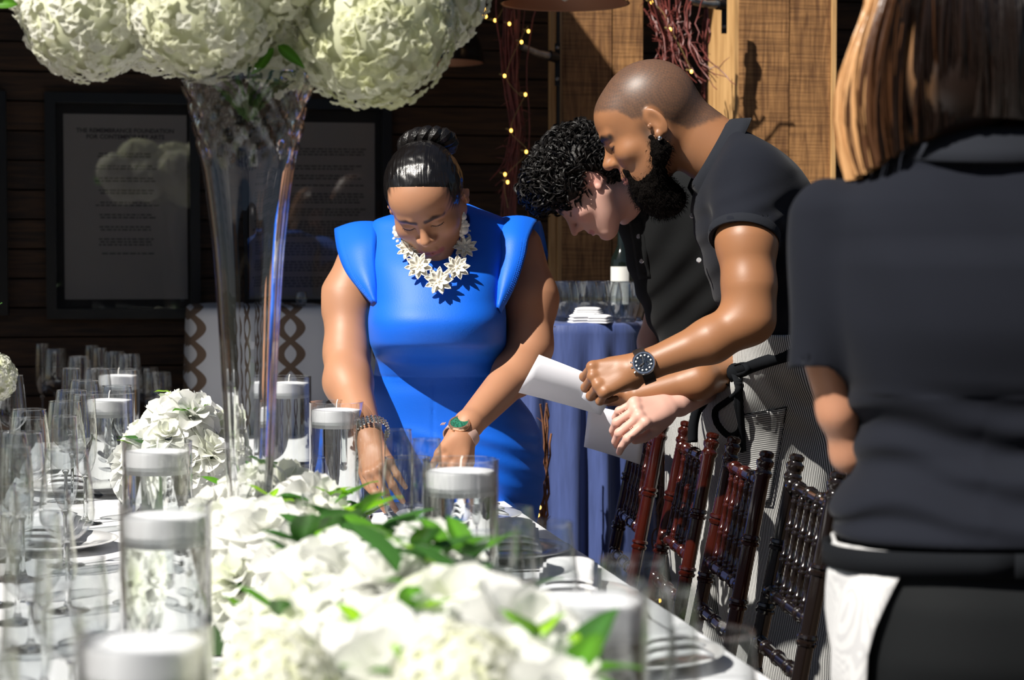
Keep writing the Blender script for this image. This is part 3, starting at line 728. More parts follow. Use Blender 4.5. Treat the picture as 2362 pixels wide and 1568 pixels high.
def arrangement(label, d0, d1, u, hw, top, nb, nl, seed, heads=(), z0=0.0, skip=None, bs=1.0, lh=(.55, 1.0)):
    r = random.Random(seed); c = (T(u, (d0 + d1) / 2)); t = thing('floral_arrangement', label, 'flowers', (c.x, c.y, ZT), TH, 'low white arrangements along the table')
    hl = (d1 - d0) / 2 / math.cos(TH)
    mb = MB(); mb.grid(lambda a, b: ((a - .5) * 2 * hw * .72, (b - .5) * 2 * hl * .86, .002 + (top - .05) * max(0, 1 - (2 * a - 1) ** 2) ** .5 * max(0, 1 - (2 * b - 1) ** 4) ** .5), 14, 18)
    mb.part('moss_mound', mat('dark moss', (.02, .05, .012), .9, bump=(60, .8)), t)
    k = 0; tries = 0; pts = []
    while k < nb and tries < 4000:
        tries += 1; a = r.uniform(-1, 1); b = r.uniform(-1, 1)
        if a * a + b * b > 1: continue
        h = (top - .02) * math.sqrt(max(0, 1 - .75 * a * a - .55 * b ** 4)) * r.uniform(.82, 1.04)
        p = Vector((a * hw * .9, b * hl * .95, max(h, .045)))
        if skip and skip(p): continue
        if any((p - q).length < .066 * bs for q in pts): continue
        pts.append(p); k += 1
        n_ = Vector((a * 1.0 + r.uniform(-.3, .3), b * .5 - .35 + r.uniform(-.3, .3), .9)); place('bloom', r.choice(BL), t, p - n_.normalized() * .018, n_, r.uniform(0, 6), r.uniform(.95, 1.45) * bs)
    for _ in range(nl):
        a = r.uniform(-1, 1); b = r.uniform(-1, 1); h = (top - .01) * math.sqrt(max(.1, 1 - .8 * a * a - .5 * b ** 4)) * r.uniform(*lh)
        p = Vector((a * hw * .8, b * hl, max(.03, h)))
        if skip and skip(p): continue
        an = r.uniform(0, 2 * math.pi)
        for q in range(r.choice((1, 3, 4))):
            an2 = an + q * 1.7
            dv = Vector((math.cos(an2) * .8, math.sin(an2) * .8, r.uniform(.2, .9)))
            o = bpy.data.objects.new('leaf', r.choice(LF)); C.objects.link(o); o.parent = t
            yv = dv.normalized(); xv = yv.cross(Vector((0, 0, 1))).normalized(); zv = xv.cross(yv)
            o.matrix_local = Matrix.Translation(p + Vector((0, 0, .008))) @ Matrix((xv, yv, zv)).transposed().to_4x4() @ Matrix.Scale(r.uniform(.5, .95), 4)
    for (x, y, z, me, sc) in heads:
        place('hydrangea_head', me, t, (x, y, z), (0, 0, 1), r.uniform(0, 6), sc)
    return t
HY = [hydrangea_mesh('hydrangea_head', 11, .10, 230, .1), hydrangea_mesh('hydrangea_head', 12, .115, 300, .3), hydrangea_mesh('hydrangea_head', 13, .13, 380, .6)]
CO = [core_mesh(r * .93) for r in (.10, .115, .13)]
# tall trumpet vase
VD = 3.10; VX = (574 - 1181) / FPX * VD; VT = P(574, 172, VD).z - ZT
m_crystal = mat('heavy crystal', (.98, .99, 1), .0, trans=1, ior=1.5)
vs = thing('trumpet_vase', 'tall clear crystal trumpet vase holding the hydrangeas', 'vase', (VX, VD, ZT))
outer = prof([(.062, 0), (.064, .008), (.05, .02), (.034, .035), (.033, .12), (.038, .25), (.046, .42), (.055, .56), (.070, .68), (.082, .735), (.092, .785), (.101, VT - .015)], 5)
mb = MB(); seg = 96; pr = [(0, 0)] + outer + [(.099, VT), (.094, VT)] + [(r - .0065 - .002 * (z < .2), z) for r, z in outer[::-1] if z > .10] + [(0, .095)]
for r_, z_ in pr:
    for k in range(seg):
        a = 2 * math.pi * k / seg; f = 1.0
        if z_ > .70: f = 1 + .05 * math.cos(a * 12) * math.cos(z_ * 110)
        elif z_ > .03: f = 1 + .012 * abs(math.cos(a * 6))
        mb.v.append((r_ * f * math.cos(a), r_ * f * math.sin(a), z_))
for i in range(len(pr) - 1):
    for k in range(seg): mb.f.append((i * seg + k, i * seg + (k + 1) % seg, (i + 1) * seg + (k + 1) % seg, (i + 1) * seg + k))
mb.part('vase_body', m_crystal, vs, angle=25)
bq = thing('hydrangea_bouquet', 'huge bouquet of cream hydrangeas overflowing the top of the tall vase', 'flowers', (VX, VD, ZT + VT))
s_ = FPX / VD
for (px, py, dd, i, sc) in ((205, 30, 0, 0, 1.02), (490, 18, -.06, 1, 1.0), (858, 50, 0, 2, 1.0), (660, 30, .07, 1, 1.0), (345, -10, .1, 0, 1.1), (600, -120, -.05, 2, 1.0), (330, -140, 0, 2, 1.0), (830, -150, .02, 1, 1.1), (975, -40, .09, 0, 1.0), (110, -70, .06, 0, .9), (580, -60, .16, 1, 1)):
    p = Vector(P(px, py, VD)) - Vector((VX, VD, ZT + VT)); p.y += dd
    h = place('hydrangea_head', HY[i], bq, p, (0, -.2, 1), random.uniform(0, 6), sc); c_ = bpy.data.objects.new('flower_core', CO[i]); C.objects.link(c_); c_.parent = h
    mbs = MB().tube([p * .9, p * .45 + Vector((0, 0, -.02)), Vector((p.x * .12, p.y * .12, -.03)), Vector((0, 0, -.07))], .0035, 6); mbs.part('stem', m_stem, bq)
for (px, py, dx, dz) in ((640, 118, -.6, -.8), (40, 5, -1, .5), (60, 20, -1, .1), (650, 112, .5, -.4)):
    p = Vector(P(px, py, VD)) - Vector((VX, VD, ZT + VT)); p.y -= .05
    o = bpy.data.objects.new('leaf', LF[1]); C.objects.link(o); o.parent = bq; yv = Vector((dx, -.3, dz)).normalized(); xv = yv.cross(Vector((0, -1, .2))).normalized(); zv = xv.cross(yv)
    o.matrix_local = Matrix.Translation(p) @ Matrix((xv, yv, zv)).transposed().to_4x4() @ Matrix.Scale(.55, 4)
vc = lambda p: False
a1 = arrangement('nearest low arrangement of white peonies and bright leaves at the bottom centre', 1.42, 2.62, 0.03, .20, .24, 62, 50, 21, bs=1.1, lh=(.74, 1.04))
for (px, py, d, i, sc) in ((1060, 1600, 1.62, 0, .55), (640, 1590, 1.66, 0, .5)):
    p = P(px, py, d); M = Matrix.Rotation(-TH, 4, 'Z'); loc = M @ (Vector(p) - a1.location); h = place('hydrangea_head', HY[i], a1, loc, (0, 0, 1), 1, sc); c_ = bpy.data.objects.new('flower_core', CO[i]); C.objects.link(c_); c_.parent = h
def vase_gap(tt): return lambda p: False
a2 = arrangement('middle low arrangement of white peonies around the foot of the tall vase', 2.66, 3.50, -0.04, .17, .215, 40, 14, 33,
                 skip=lambda p: abs(p.y - (-.02)) < .10 and abs(p.x + .04) < .10)
a3 = arrangement('far low arrangement of white peonies left of the tall vase', 3.95, 4.34, -0.16, .15, .27, 22, 8, 45)
# hydrangea cut by the left edge
hb = thing('hydrangea_bouquet', 'single white hydrangea with a round leaf cut by the left edge', 'flowers', P(-22, 870, 4.9))
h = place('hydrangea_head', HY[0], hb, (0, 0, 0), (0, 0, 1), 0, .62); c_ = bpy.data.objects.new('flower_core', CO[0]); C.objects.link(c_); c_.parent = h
mb = MB().tube([(0, 0, -.03), (.0, .0, -.24)], .004, 6); mb.part('stem', m_stem, hb)
o = bpy.data.objects.new('leaf', LF[3]); C.objects.link(o); o.parent = hb; o.matrix_local = Matrix.Translation((-.03, -.01, .09)) @ Matrix.Rotation(R(-70), 4, 'Y') @ Matrix.Rotation(R(-90), 4, 'Z')
t = thing('bud_vase', 'small glass vase under the hydrangea at the left edge', 'vase', (hb.location.x, hb.location.y, ZT))
MB().lathe([(0, 0), (.035, 0), (.04, .05), (.028, .11), (.022, .16), (.028, .19)], 24).part('vase_body', m_thin, t)
# ================================================================== people: smooth implicit surfaces meshed with surface nets
A = lambda *v: np.array(v, dtype=np.float32)
def smin(a, b, k):
    if k <= 0: return np.minimum(a, b)
    h = np.clip(.5 + .5 * (b - a) / k, 0, 1); return b * (1 - h) + a * h - k * h * (1 - h)
def smax(a, b, k): return -smin(-a, -b, k)
def cone(a, b, ra, rb):
    a = np.asarray(a, np.float32); b = np.asarray(b, np.float32); ab = b - a; L = float(ab @ ab) + 1e-12
    def f(p):
        t = np.clip((p - a) @ ab / L, 0, 1); return np.linalg.norm(p - a - t[:, None] * ab, axis=1) - (ra + (rb - ra) * t)
    return f
def ell(c, r, M=None):
    c = np.asarray(c, np.float32); r = np.asarray(r, np.float32)
    def f(p):
        q = p - c
        if M is not None: q = q @ M
        k0 = np.linalg.norm(q / r, axis=1); k1 = np.linalg.norm(q / (r * r), axis=1) + 1e-9; return k0 * (k0 - 1) / k1
    return f
def plane(pt, n):
    pt = np.asarray(pt, np.float32); n = np.asarray(n, np.float32); n = n / np.linalg.norm(n)
    return lambda p: (p - pt) @ n
def path(pts, rad):
    fs = [cone(pts[i], pts[i + 1], rad[i], rad[i + 1]) for i in range(len(pts) - 1)]
    def f(p):
        d = fs[0](p)
        for g in fs[1:]: d = np.minimum(d, g(p))
        return d
    return f
def combine(ops):
    def f(p):
        d = None
        for o in ops:
            v = o[0](p); k = o[1]; m = o[2] if len(o) > 2 else 'u'
            if d is None: d = v
            elif m == 'u': d = smin(d, v, k)
            elif m == 's': d = smax(d, -v, k)
            else: d = smax(d, v, k)
        return d
    return f
def crom(xs, ys, x):
    xs = np.asarray(xs, float); ys = np.asarray(ys, float); n = len(xs)
    m = np.zeros(n); dx = np.diff(xs); dy = np.diff(ys) / dx
    m[1:-1] = np.where(dy[:-1] * dy[1:] > 0, 2 * dy[:-1] * dy[1:] / (dy[:-1] + dy[1:] + 1e-12 * np.sign(dy[:-1] + dy[1:] + 1e-20)), 0); m[0] = dy[0]; m[-1] = dy[-1]
    i = np.clip(np.searchsorted(xs, x) - 1, 0, n - 2); t = np.clip((x - xs[i]) / dx[i], 0, 1); h = dx[i]
    return (2 * t**3 - 3 * t**2 + 1) * ys[i] + (t**3 - 2 * t**2 + t) * h * m[i] + (-2 * t**3 + 3 * t**2) * ys[i + 1] + (t**3 - t**2) * h * m[i + 1]
def loft(rows, power=2.2, yaw=0):
    """upright body of elliptic slices; rows = (photo row, left px, right px, distance, half depth)"""
    Z, CX, HW, CY, HD = [], [], [], [], []
    for (py, l, r, d, hd) in rows:
        a = P(l, py, d); b = P(r, py, d); Z.append(a.z); CX.append((a.x + b.x) / 2); HW.append((b.x - a.x) / 2); CY.append(d); HD.append(hd)
    o = np.argsort(Z); Z = np.array(Z)[o]; g = [np.array(q)[o] for q in (CX, HW, CY, HD)]
    zz = np.linspace(Z[0], Z[-1], 256); tab = [crom(Z, q, zz) for q in g]
    cs, sn = math.cos(yaw), math.sin(yaw)
    def f(p):
        z = p[:, 2]; cx, hw, cy, hd = [np.interp(z, zz, t_) for t_ in tab]
        X = p[:, 0] - cx; Y = p[:, 1] - cy
        Xr = X * cs + Y * sn; Yr = -X * sn + Y * cs
        q = (np.abs(Xr / hw) ** power + np.abs(Yr / hd) ** power) ** (1 / power)
        d = (q - 1) * np.minimum(hw, hd) * (.55 + .45 * np.minimum(1, q))
        over = np.maximum(z - Z[-1], Z[0] - z)
        return np.where(over > 0, np.maximum(d, over), np.maximum(d, over))
    f.at = lambda z: [float(np.interp(z, zz, t_)) for t_ in tab]
    return f
def sdf_mesh(name, f, lo, hi, h, mat_, color=None, slack=2.2):
    lo = np.asarray(lo, np.float32); hi = np.asarray(hi, np.float32)
    q = 4; n = np.ceil((hi - lo) / (h * q)).astype(int); H4 = h * q
    g = np.stack(np.meshgrid(*[lo[i] + (np.arange(n[i]) + .5) * H4 for i in range(3)], indexing='ij'), -1).reshape(-1, 3).astype(np.float32)
    dc = np.concatenate([f(g[i:i + 400000]) for i in range(0, len(g), 400000)]).reshape(n).astype(np.float32)
    D = np.repeat(np.repeat(np.repeat(dc, q, 0), q, 1), q, 2)
    act = np.argwhere(np.abs(dc) < H4 * slack)
    offs = np.stack(np.meshgrid(*[np.arange(q)] * 3, indexing='ij'), -1).reshape(-1, 3)
    for s in range(0, len(act), 6000):
        idx = (act[s:s + 6000, None, :] * q + offs[None]).reshape(-1, 3)
        D[idx[:, 0], idx[:, 1], idx[:, 2]] = f((lo + (idx + .5) * h).astype(np.float32))
    S = D < 0
    a = S[:-1, :-1, :-1].astype(np.int8)
    cnt_ = sum(S[i:S.shape[0] - 1 + i, j:S.shape[1] - 1 + j, k:S.shape[2] - 1 + k].astype(np.int8) for i in (0, 1) for j in (0, 1) for k in (0, 1))
    cells = np.argwhere((cnt_ > 0) & (cnt_ < 8))
    corner = np.array([(i, j, k) for i in (0, 1) for j in (0, 1) for k in (0, 1)])
    vals = np.stack([D[cells[:, 0] + c[0], cells[:, 1] + c[1], cells[:, 2] + c[2]] for c in corner], 1)
    acc = np.zeros((len(cells), 3)); wt = np.zeros(len(cells))
    for e0 in range(8):
        for ax, st in ((0, 4), (1, 2), (2, 1)):
            if corner[e0][ax]: continue
            e1 = e0 + st; v0, v1 = vals[:, e0], vals[:, e1]; m = (v0 < 0) != (v1 < 0)
            t = np.where(m, v0 / (v0 - v1 + 1e-20), 0); pt = np.tile(corner[e0].astype(float), (len(cells), 1)); pt[:, ax] += t
            acc += pt * m[:, None]; wt += m
    V = lo + (cells + acc / wt[:, None] + .5) * h
    idm = np.full(cnt_.shape, -1, np.int32); idm[cells[:, 0], cells[:, 1], cells[:, 2]] = np.arange(len(cells))
    F = []
    for ax in range(3):
        sl0 = [slice(None)] * 3; sl1 = [slice(None)] * 3; sl0[ax] = slice(0, -1); sl1[ax] = slice(1, None)
        ch = np.argwhere(S[tuple(sl0)] != S[tuple(sl1)]); b, c = (ax + 1) % 3, (ax + 2) % 3
        ok = (ch[:, b] > 0) & (ch[:, c] > 0) & (ch[:, b] < idm.shape[b]) & (ch[:, c] < idm.shape[c]) & (ch[:, ax] < idm.shape[ax]); ch = ch[ok]
        def gi(db, dc_):
            k = ch.copy(); k[:, b] -= db; k[:, c] -= dc_; return idm[k[:, 0], k[:, 1], k[:, 2]]
        quad = np.stack([gi(1, 1), gi(0, 1), gi(0, 0), gi(1, 0)], 1)
        ins = S[ch[:, 0], ch[:, 1], ch[:, 2]]; quad[~ins] = quad[~ins][:, ::-1]; F.append(quad[(quad >= 0).all(1)])
    F = np.concatenate(F)
    col = color(V.astype(np.float32)) if color else None
    return mesh_np(name, V, F, mat_, col)
def march(f, px, py, d0, d1, step=.004):
    """first point of a surface on the line of sight of a photo pixel"""
    ds = np.arange(d0, d1, step); pts = np.stack([PA(px, py, d) for d in ds]); v = f(pts); i = np.argmax(v < 0)
    return Vector([float(x) for x in pts[i]]) if (v < 0).any() else P(px, py, (d0 + d1) / 2)
def frame(fwd, up):
    """head frame: columns lateral, forward, up"""
    f = Vector(fwd).normalized(); u = (Vector(up) - f * Vector(up).dot(f)).normalized(); x = f.cross(u)
    return np.array([[x.x, f.x, u.x], [x.y, f.y, u.y], [x.z, f.z, u.z]], dtype=np.float32)
def scaled(M, s): return (M / s).astype(np.float32)
def in_frame(f, c, M, far=.17):
    c = np.asarray(c, np.float32)
    def g(p):
        q = (p - c) @ M; r = np.linalg.norm(q, axis=1); d = r - far; m = d < .06
        if m.any(): d = d.copy(); d[m] = np.minimum(f(q[m]), 9) if True else 0
        return d
    return g
def head_sdf(nose=1.0, jaw=1.0, nosew=1.0, lips=1.0, chin=1.0, brow=1.0, cheek=1.0, width=1.0, mouth_open=0.0, ears=True, nz=0.0):
    W_ = width; ops = [
        (ell((0, -.014, .030), (.0755 * W_, .098, .090)), 0),
        (ell((0, .035, -.025), (.060 * W_, .060, .088)), .03),
        (ell((0, .045, .042), (.058 * W_, .048, .050)), .02)]
    for s in (-1, 1):
        ops += [(cone((s * .056 * W_ * jaw, .0, -.045), (s * .018, .068, -.098), .020, .017), .035),
                (ell((s * .042 * W_, .058, -.026), (.024, .026, .022 * cheek)), .02)]
    ops += [(ell((0, .074, -.102), (.021 * chin, .018 * chin, .015)), .02),
            (cone((-.020, .088, .019), (-.042, .076, .020), .0085 * brow, .007 * brow), .014), (cone((.020, .088, .019), (.042, .076, .020), .0085 * brow, .007 * brow), .014)]
    for s in (-1, 1): ops.append((ell((s * .031, .103, .001), (.017, .016, .011)), .014, 's'))
    ops += [(ell((0, .078, -.064), (.030, .021, .024)), .02)]
    for s in (-1, 1): ops.append((ell((s * .031, .0765, .000), (.0150, .0128, .0105)), .004))       # lids over the eyeballs
    ops += [(path([(0, .086, .012), (0, .094 + .006 * nose, -.012 + nz * .5), (0, .100 + .014 * nose, -.034 + nz)], [.0065, .0075, .0095 * nosew]), .012)]
    for s in (-1, 1):
        ops += [(ell((s * .0115 * nosew, .093 + .006 * nose, -.039 + nz), (.0072 * nosew, .011, .0075)), .010),
                (ell((s * .0068 * nosew, .099 + .009 * nose, -.0475 + nz), (.0034, .005, .003)), .003, 's')]
    L = .0065 * lips; mo = .004 + mouth_open
    for s in (-1, 1):
        ops += [(path([(0, .0965, -.0655 + .001), (s * .010, .096, -.0640), (s * .024, .086, -.0695)], [L * .75, L * .8, L * .35]), .004),
                (path([(0, .0955, -.0655 - mo * 1.9), (s * .011, .094, -.0650 - mo * 1.8), (s * .023, .086, -.0705)], [L, L * .9, L * .35]), .004)]
    ops += [(path([(-.024, .090, -.0705), (-.01, .1025, -.0655 - mo * .85), (.01, .1025, -.0655 - mo * .85), (.024, .090, -.0705)], [.0006, .0012 + mouth_open * .5, .0012 + mouth_open * .5, .0006]), .003, 's'),
            (ell((0, .098, -.086), (.018, .006, .005)), .008, 's')]
    if ears:
        for s in (-1, 1):
            Me = np.array(Matrix.Rotation(s * .35, 3, 'Z') @ Matrix.Rotation(-.25, 3, 'X'), dtype=np.float32)
            ops += [(ell((s * (.075 * W_ + .004), -.014, -.004), (.0055, .018, .031), Me), .005),
                    (ell((s * (.075 * W_ + .0135), -.012, .000), (.0075, .0105, .019), Me), .004, 's'),
                    (ell((s * (.075 * W_ + .006), -.006, -.028), (.005, .008, .009)), .004),
                    (ell((s * (.075 * W_ + .006), .002, -.007), (.0035, .004, .006)), .003)]
    return combine(ops)
def seg_dist(q, a, b):
    a = np.asarray(a, np.float32); b = np.asarray(b, np.float32); ab = b - a
    t = np.clip((q - a) @ ab / (ab @ ab), 0, 1); return np.linalg.norm(q - a - t[:, None] * ab, axis=1)
def sstep(x, a, b): t = np.clip((x - a) / (b - a), 0, 1); return t * t * (3 - 2 * t)
def pnoise(p, s):
    return (np.sin(p[:, 0] * s * 1.3 + 2 * np.sin(p[:, 1] * s * .7)) + np.sin(p[:, 1] * s * 1.1 + 2 * np.sin(p[:, 2] * s * .9)) + np.sin(p[:, 2] * s * 1.2 + 2 * np.sin(p[:, 0] * s * .8))) / 3
def face_color(c, M, base, lip, browc=(.02, .012, .01), brow=1.0, stubble=None, brow_w=.0042, blush=None, nails=()):
    c = np.asarray(c, np.float32)
    def f(V):
        q = (V - c) @ M; C_ = np.tile(np.array(base, float), (len(V), 1)) * (1 + .05 * pnoise(V, 60))[:, None]
        near = np.linalg.norm(q, axis=1) < .2
        def mixc(col, w): 
            w = np.where(near, w, 0)[:, None]; C_[:] = C_ * (1 - w) + np.array(col) * w
        if blush is not None:
            for s in (-1, 1): mixc(blush, .5 * np.exp(-np.sum((q - A(s * .045, .07, -.03)) ** 2, 1) / .02 ** 2))
            mixc(blush, .5 * np.exp(-np.sum((q - A(0, .11, -.035)) ** 2, 1) / .014 ** 2))
            for s in (-1, 1): mixc(blush, .6 * np.exp(-np.sum((q - A(s * .08, -.014, -.004)) ** 2, 1) / .026 ** 2))
        for s in (-1, 1):
            d = np.minimum(seg_dist(q, (s * .012, .098, .0165), (s * .030, .092, .0225)), seg_dist(q, (s * .030, .092, .0225), (s * .048, .076, .0175)))
            mixc(browc, brow * (1 - sstep(d, brow_w * .7, brow_w * 1.7)))
            d = np.minimum(seg_dist(q, (s * .018, .090, -.0035), (s * .031, .091, -.0055)), seg_dist(q, (s * .031, .091, -.0055), (s * .045, .080, -.0025)))
            mixc(browc, .85 * (1 - sstep(d, .0010, .0026)))
        d = np.minimum(seg_dist(q, (-.022, .092, -.0700), (0, .101, -.0695)), seg_dist(q, (.022, .092, -.0700), (0, .101, -.0695)))
        mixc(lip, .9 * (1 - sstep(d, .0055, .0095)))
        if stubble is not None: stubble(q, mixc)
        return C_
    return f
def hand_ops(wrist, fwd, back, side, curl, thumb, sc=1.0, spread=.06, slim=1.0, wr=.026):
    """wrist point, direction towards the fingers, direction of the back of the hand, thumb side (+1/-1 of fwd x back)"""
    w_ = Vector(wrist); f = Vector(fwd).normalized(); b = (Vector(back) - f * Vector(back).dot(f)).normalized(); l = f.cross(b) * side
    g = lambda x, y, z: np.array(w_ + (f * x + l * y + b * z) * sc, dtype=np.float32)
    ops = []
    ops += [(cone(g(-.02, 0, 0), g(.02, .0, 0), wr * .86 * sc, wr * .8 * sc), .02)]
    for (y0, y1) in ((.014, .028), (.005, .0095), (-.005, -.010), (-.013, -.027)):
        ops.append((cone(g(.012, y0, 0), g(.088 - abs(y1) * .25, y1, .002), .0165 * sc, .0115 * sc), .012))
    ops.append((cone(g(.02, .012, -.008), g(.05, .026, -.010), .016 * sc, .013 * sc), .012))
    specs = (('i', .028, .087, (.045, .026, .021)), ('m', .0095, .091, (.050, .030, .023)), ('r', -.010, .086, (.046, .027, .022)), ('l', -.0275, .077, (.036, .021, .019)))
    rad = (.0093, .0084, .0075, .0062)
    tips = []
    for k, (_, y, x, Ls) in enumerate(specs):
        a = spread * (y / .028); pt = [(x, y, .002)]; ang = 0
        for j, Lg in enumerate(Ls):
            ang += curl[k][j]; p = pt[-1]; pt.append((p[0] + Lg * math.cos(ang) * math.cos(a), p[1] + Lg * math.cos(ang) * math.sin(a), p[2] - Lg * math.sin(ang)))
        s_ = (.88 if k == 3 else 1) * slim * sc
        ops.append((path([g(*q) for q in pt], [r_ * s_ for r_ in rad]), .0035))
        ops.append((ell(g(*pt[1]), (.0098 * s_,) * 3), .003)); tips.append(g(*pt[-1]))
        ops.append((ell(g(x, y, .007), (.0095 * s_,) * 3), .008))
    ops.append((path([g(*q) for q in thumb], [.015 * sc, .0125 * sc, .0105 * sc, .0085 * sc][:len(thumb)]), .010))
    return ops, tips
def group(ops, pad=.06, k=.012):
    """the ops evaluated only near their own box, a cheap distance elsewhere"""
    return combine(ops)
def boxed(f, lo, hi):
    lo = np.asarray(lo, np.float32); hi = np.asarray(hi, np.float32); c = (lo + hi) / 2; hf = (hi - lo) / 2
    def g(p):
        q = np.abs(p - c) - hf; d = np.linalg.norm(np.maximum(q, 0), axis=1) + .03; m = (q < .02).all(1)
        if m.any(): d[m] = f(p[m])
        return d
    return g
def ribbon(mb, pts, w, t=.0015, n=3, nrm=(0, -1, 0)):
    pts = [Vector(p) for p in pts]; out = []
    for i, p in enumerate(pts):
        tg = (pts[min(i + 1, len(pts) - 1)] - pts[max(i - 1, 0)]).normalized(); s = tg.cross(Vector(nrm)).normalized() * w / 2; out.append((p - s, p + s))
    b = len(mb.v)
    for a, c in out: mb.v += [tuple(a), tuple(c)]
    for i in range(len(out) - 1): mb.f.append((b + 2 * i, b + 2 * i + 1, b + 2 * i + 3, b + 2 * i + 2))
    return mb
def smooth_pts(pts, n=6):
    pts = [tuple(p) for p in pts]; out = []
    for i in range(len(pts) - 1):
        p0 = pts[max(i - 1, 0)]; p1 = pts[i]; p2 = pts[i + 1]; p3 = pts[min(i + 2, len(pts) - 1)]
        for k in range(n):
            s = k / n; out.append(tuple(.5 * (2 * p1[j] + (-p0[j] + p2[j]) * s + (2 * p0[j] - 5 * p1[j] + 4 * p2[j] - p3[j]) * s * s + (-p0[j] + 3 * p1[j] - 3 * p2[j] + p3[j]) * s ** 3) for j in range(len(p1))))
    return out + [pts[-1]]
# ================================================================== woman in blue
def skin(name, rough=.42, sss=.12, bump=.12): return mat(name, (.5, .3, .2), rough, attr=True, sss=sss, bump=(450, bump, 2, .0006))
m_skinw = skin('warm brown skin', .5)
m_blue = mat('royal blue crepe', (.002, .125, .72), .55, sheen=.06, bump=(320, .25, 3, .001))
m_blue.node_tree.nodes['Principled BSDF'].inputs['Sheen Tint'].default_value = (.2, .5, 1, 1)
m_hairbk = mat('sleek black hair', (.006, .005, .005), .26, spec=.7, bump=(14, .7, 6, .004), stretch=(14, 1.0, .9))
m_braid = mat('braided black hair', (.006, .005, .005), .38, bump=(260, .7, 3, .002))
m_pearl = mat('pearl', (.82, .78, .68), .18, coat=.6, spec=.7)
m_gold = mat('rose gold', (.83, .55, .36), .25, .9)
SKW = (.42, .205, .115)
wy = .0
W_ROWS = [(470, 1030, 1082, 4.57, .03), (478, 985, 1100, 4.57, .05), (487, 935, 1122, 4.56, .065), (497, 895, 1150, 4.55, .08), (508, 864, 1172, 4.54, .09), (524, 856, 1184, 4.53, .10), (560, 854, 1186, 4.50, .115), (620, 853, 1172, 4.46, .135), (690, 856, 1165, 4.44, .155),
          (740, 850, 1168, 4.43, .168), (785, 853, 1168, 4.44, .165), (812, 862, 1163, 4.46, .148), (832, 868, 1158, 4.485, .128), (860, 862, 1166, 4.50, .12), (905, 850, 1190, 4.52, .135), (960, 846, 1230, 4.54, .15), (1010, 850, 1250, 4.55, .16),
          (1080, 858, 1256, 4.56, .16), (1150, 876, 1250, 4.57, .15), (1250, 900, 1228, 4.58, .14), (1400, 935, 1200, 4.60, .125), (1640, 950, 1190, 4.60, .12)]
torso = loft(W_ROWS, 2.3)
def wfold(p):
    # soft diagonal folds at the lap, a centre seam on the skirt
    d = .0016 * np.sin((p[:, 0] * 1.0 + p[:, 2] * 2.2) * 55 + 2 * np.sin(p[:, 2] * 14)) * sstep(CAMZ - .36 - p[:, 2], 0, .06) * sstep(p[:, 2], .68, .76)
    return d + .0012 * np.sin(p[:, 2] * 90 + p[:, 0] * 30) * np.exp(-((p[:, 2] - (CAMZ - .25)) / .03) ** 2)
seamx = P(1000, 950, 4.38).x
def dress_f(p):
    d = torso(p) + wfold(p)
    d = d + .0022 * np.exp(-((p[:, 0] - seamx) / .0022) ** 2) * (p[:, 2] < P(1000, 873, 4.38).z) * (p[:, 1] < 4.5)
    d = d + .002 * np.exp(-((p[:, 2] - P(1000, 872, 4.38).z) / .002) ** 2)
    nk = ell(PA(1000, 512, 4.46), (.080, .10, .083))(p); d = smax(d, -nk, .004)
    return d
t = thingw('person', 'woman in royal blue ruffle-sleeved dress with braided bun, bending over the table', 'person', (-.12, 4.55, 0))
wl = P(700, 480, 4.6); wh = P(1300, 1640, 4.6)
me = sdf_mesh('dress', dress_f, (-.42, 4.22, .32), (.16, 4.78, 1.43), .0042, m_blue)
dress = link('dress', me, t, 'royal blue fitted dress')
# head and body
HWc = PA(982, 457, 4.345); HWm = frame((-.04, -.72, -.70), (-.25, -.70, .72))
hw_l = head_sdf(nose=.7, nosew=1.2, lips=1.4, nz=.007, jaw=1.0, chin=1.05, width=1.06, brow=.8, cheek=1.1)
headw = in_frame(hw_l, HWc, HWm)
SHL, SHR = PA(838, 575, 4.53), PA(1200, 575, 4.53)
arm_ops = [
    (cone(PA(842, 572, 4.53), PA(803, 690, 4.50), .052, .058), .02), (cone(PA(803, 690, 4.50), PA(800, 815, 4.44), .058, .047), .03),
    (cone(PA(800, 815, 4.44), PA(803, 880, 4.38), .047, .050), .03), (cone(PA(803, 880, 4.38), PA(850, 1010, 4.22), .050, .031), .03),
    (cone(PA(1198, 570, 4.53), PA(1222, 690, 4.50), .052, .060), .03), (cone(PA(1222, 690, 4.50), PA(1222, 800, 4.46), .060, .047), .03),
    (cone(PA(1222, 800, 4.46), PA(1190, 860, 4.40), .047, .047), .03), (cone(PA(1190, 860, 4.40), PA(1085, 975, 4.20), .046, .0305), .03)]
hR, tipsR = hand_ops(P(1068, 998, 4.175), P(1030, 1085, 4.10) - P(1070, 998, 4.17), (.35, -1.0, .55), -1,
                     [(.75, .5, .3), (.7, .6, .4), (.75, .6, .4), (.8, .6, .4)], [(.02, .02, -.006), (.045, .040, -.022), (.070, .045, -.035), (.090, .040, -.045)], sc=.98, wr=.031)
hL, tipsL = hand_ops(P(856, 1025, 4.20), P(880, 1100, 4.12) - P(853, 1020, 4.21), (-.3, -1.0, .5), 1,
                     [(.6, .5, .3), (.6, .6, .3), (.65, .6, .3), (.7, .6, .3)], [(.02, .02, -.006), (.045, .040, -.022), (.070, .045, -.035), (.090, .040, -.045)], sc=.96, wr=.030)
arms_f = combine(arm_ops); hR_f = boxed(combine(hR), PA(1068, 998, 4.12) - .17, PA(1068, 998, 4.12) + .17); hL_f = boxed(combine(hL), PA(856, 1025, 4.14) - .17, PA(856, 1025, 4.14) + .17)
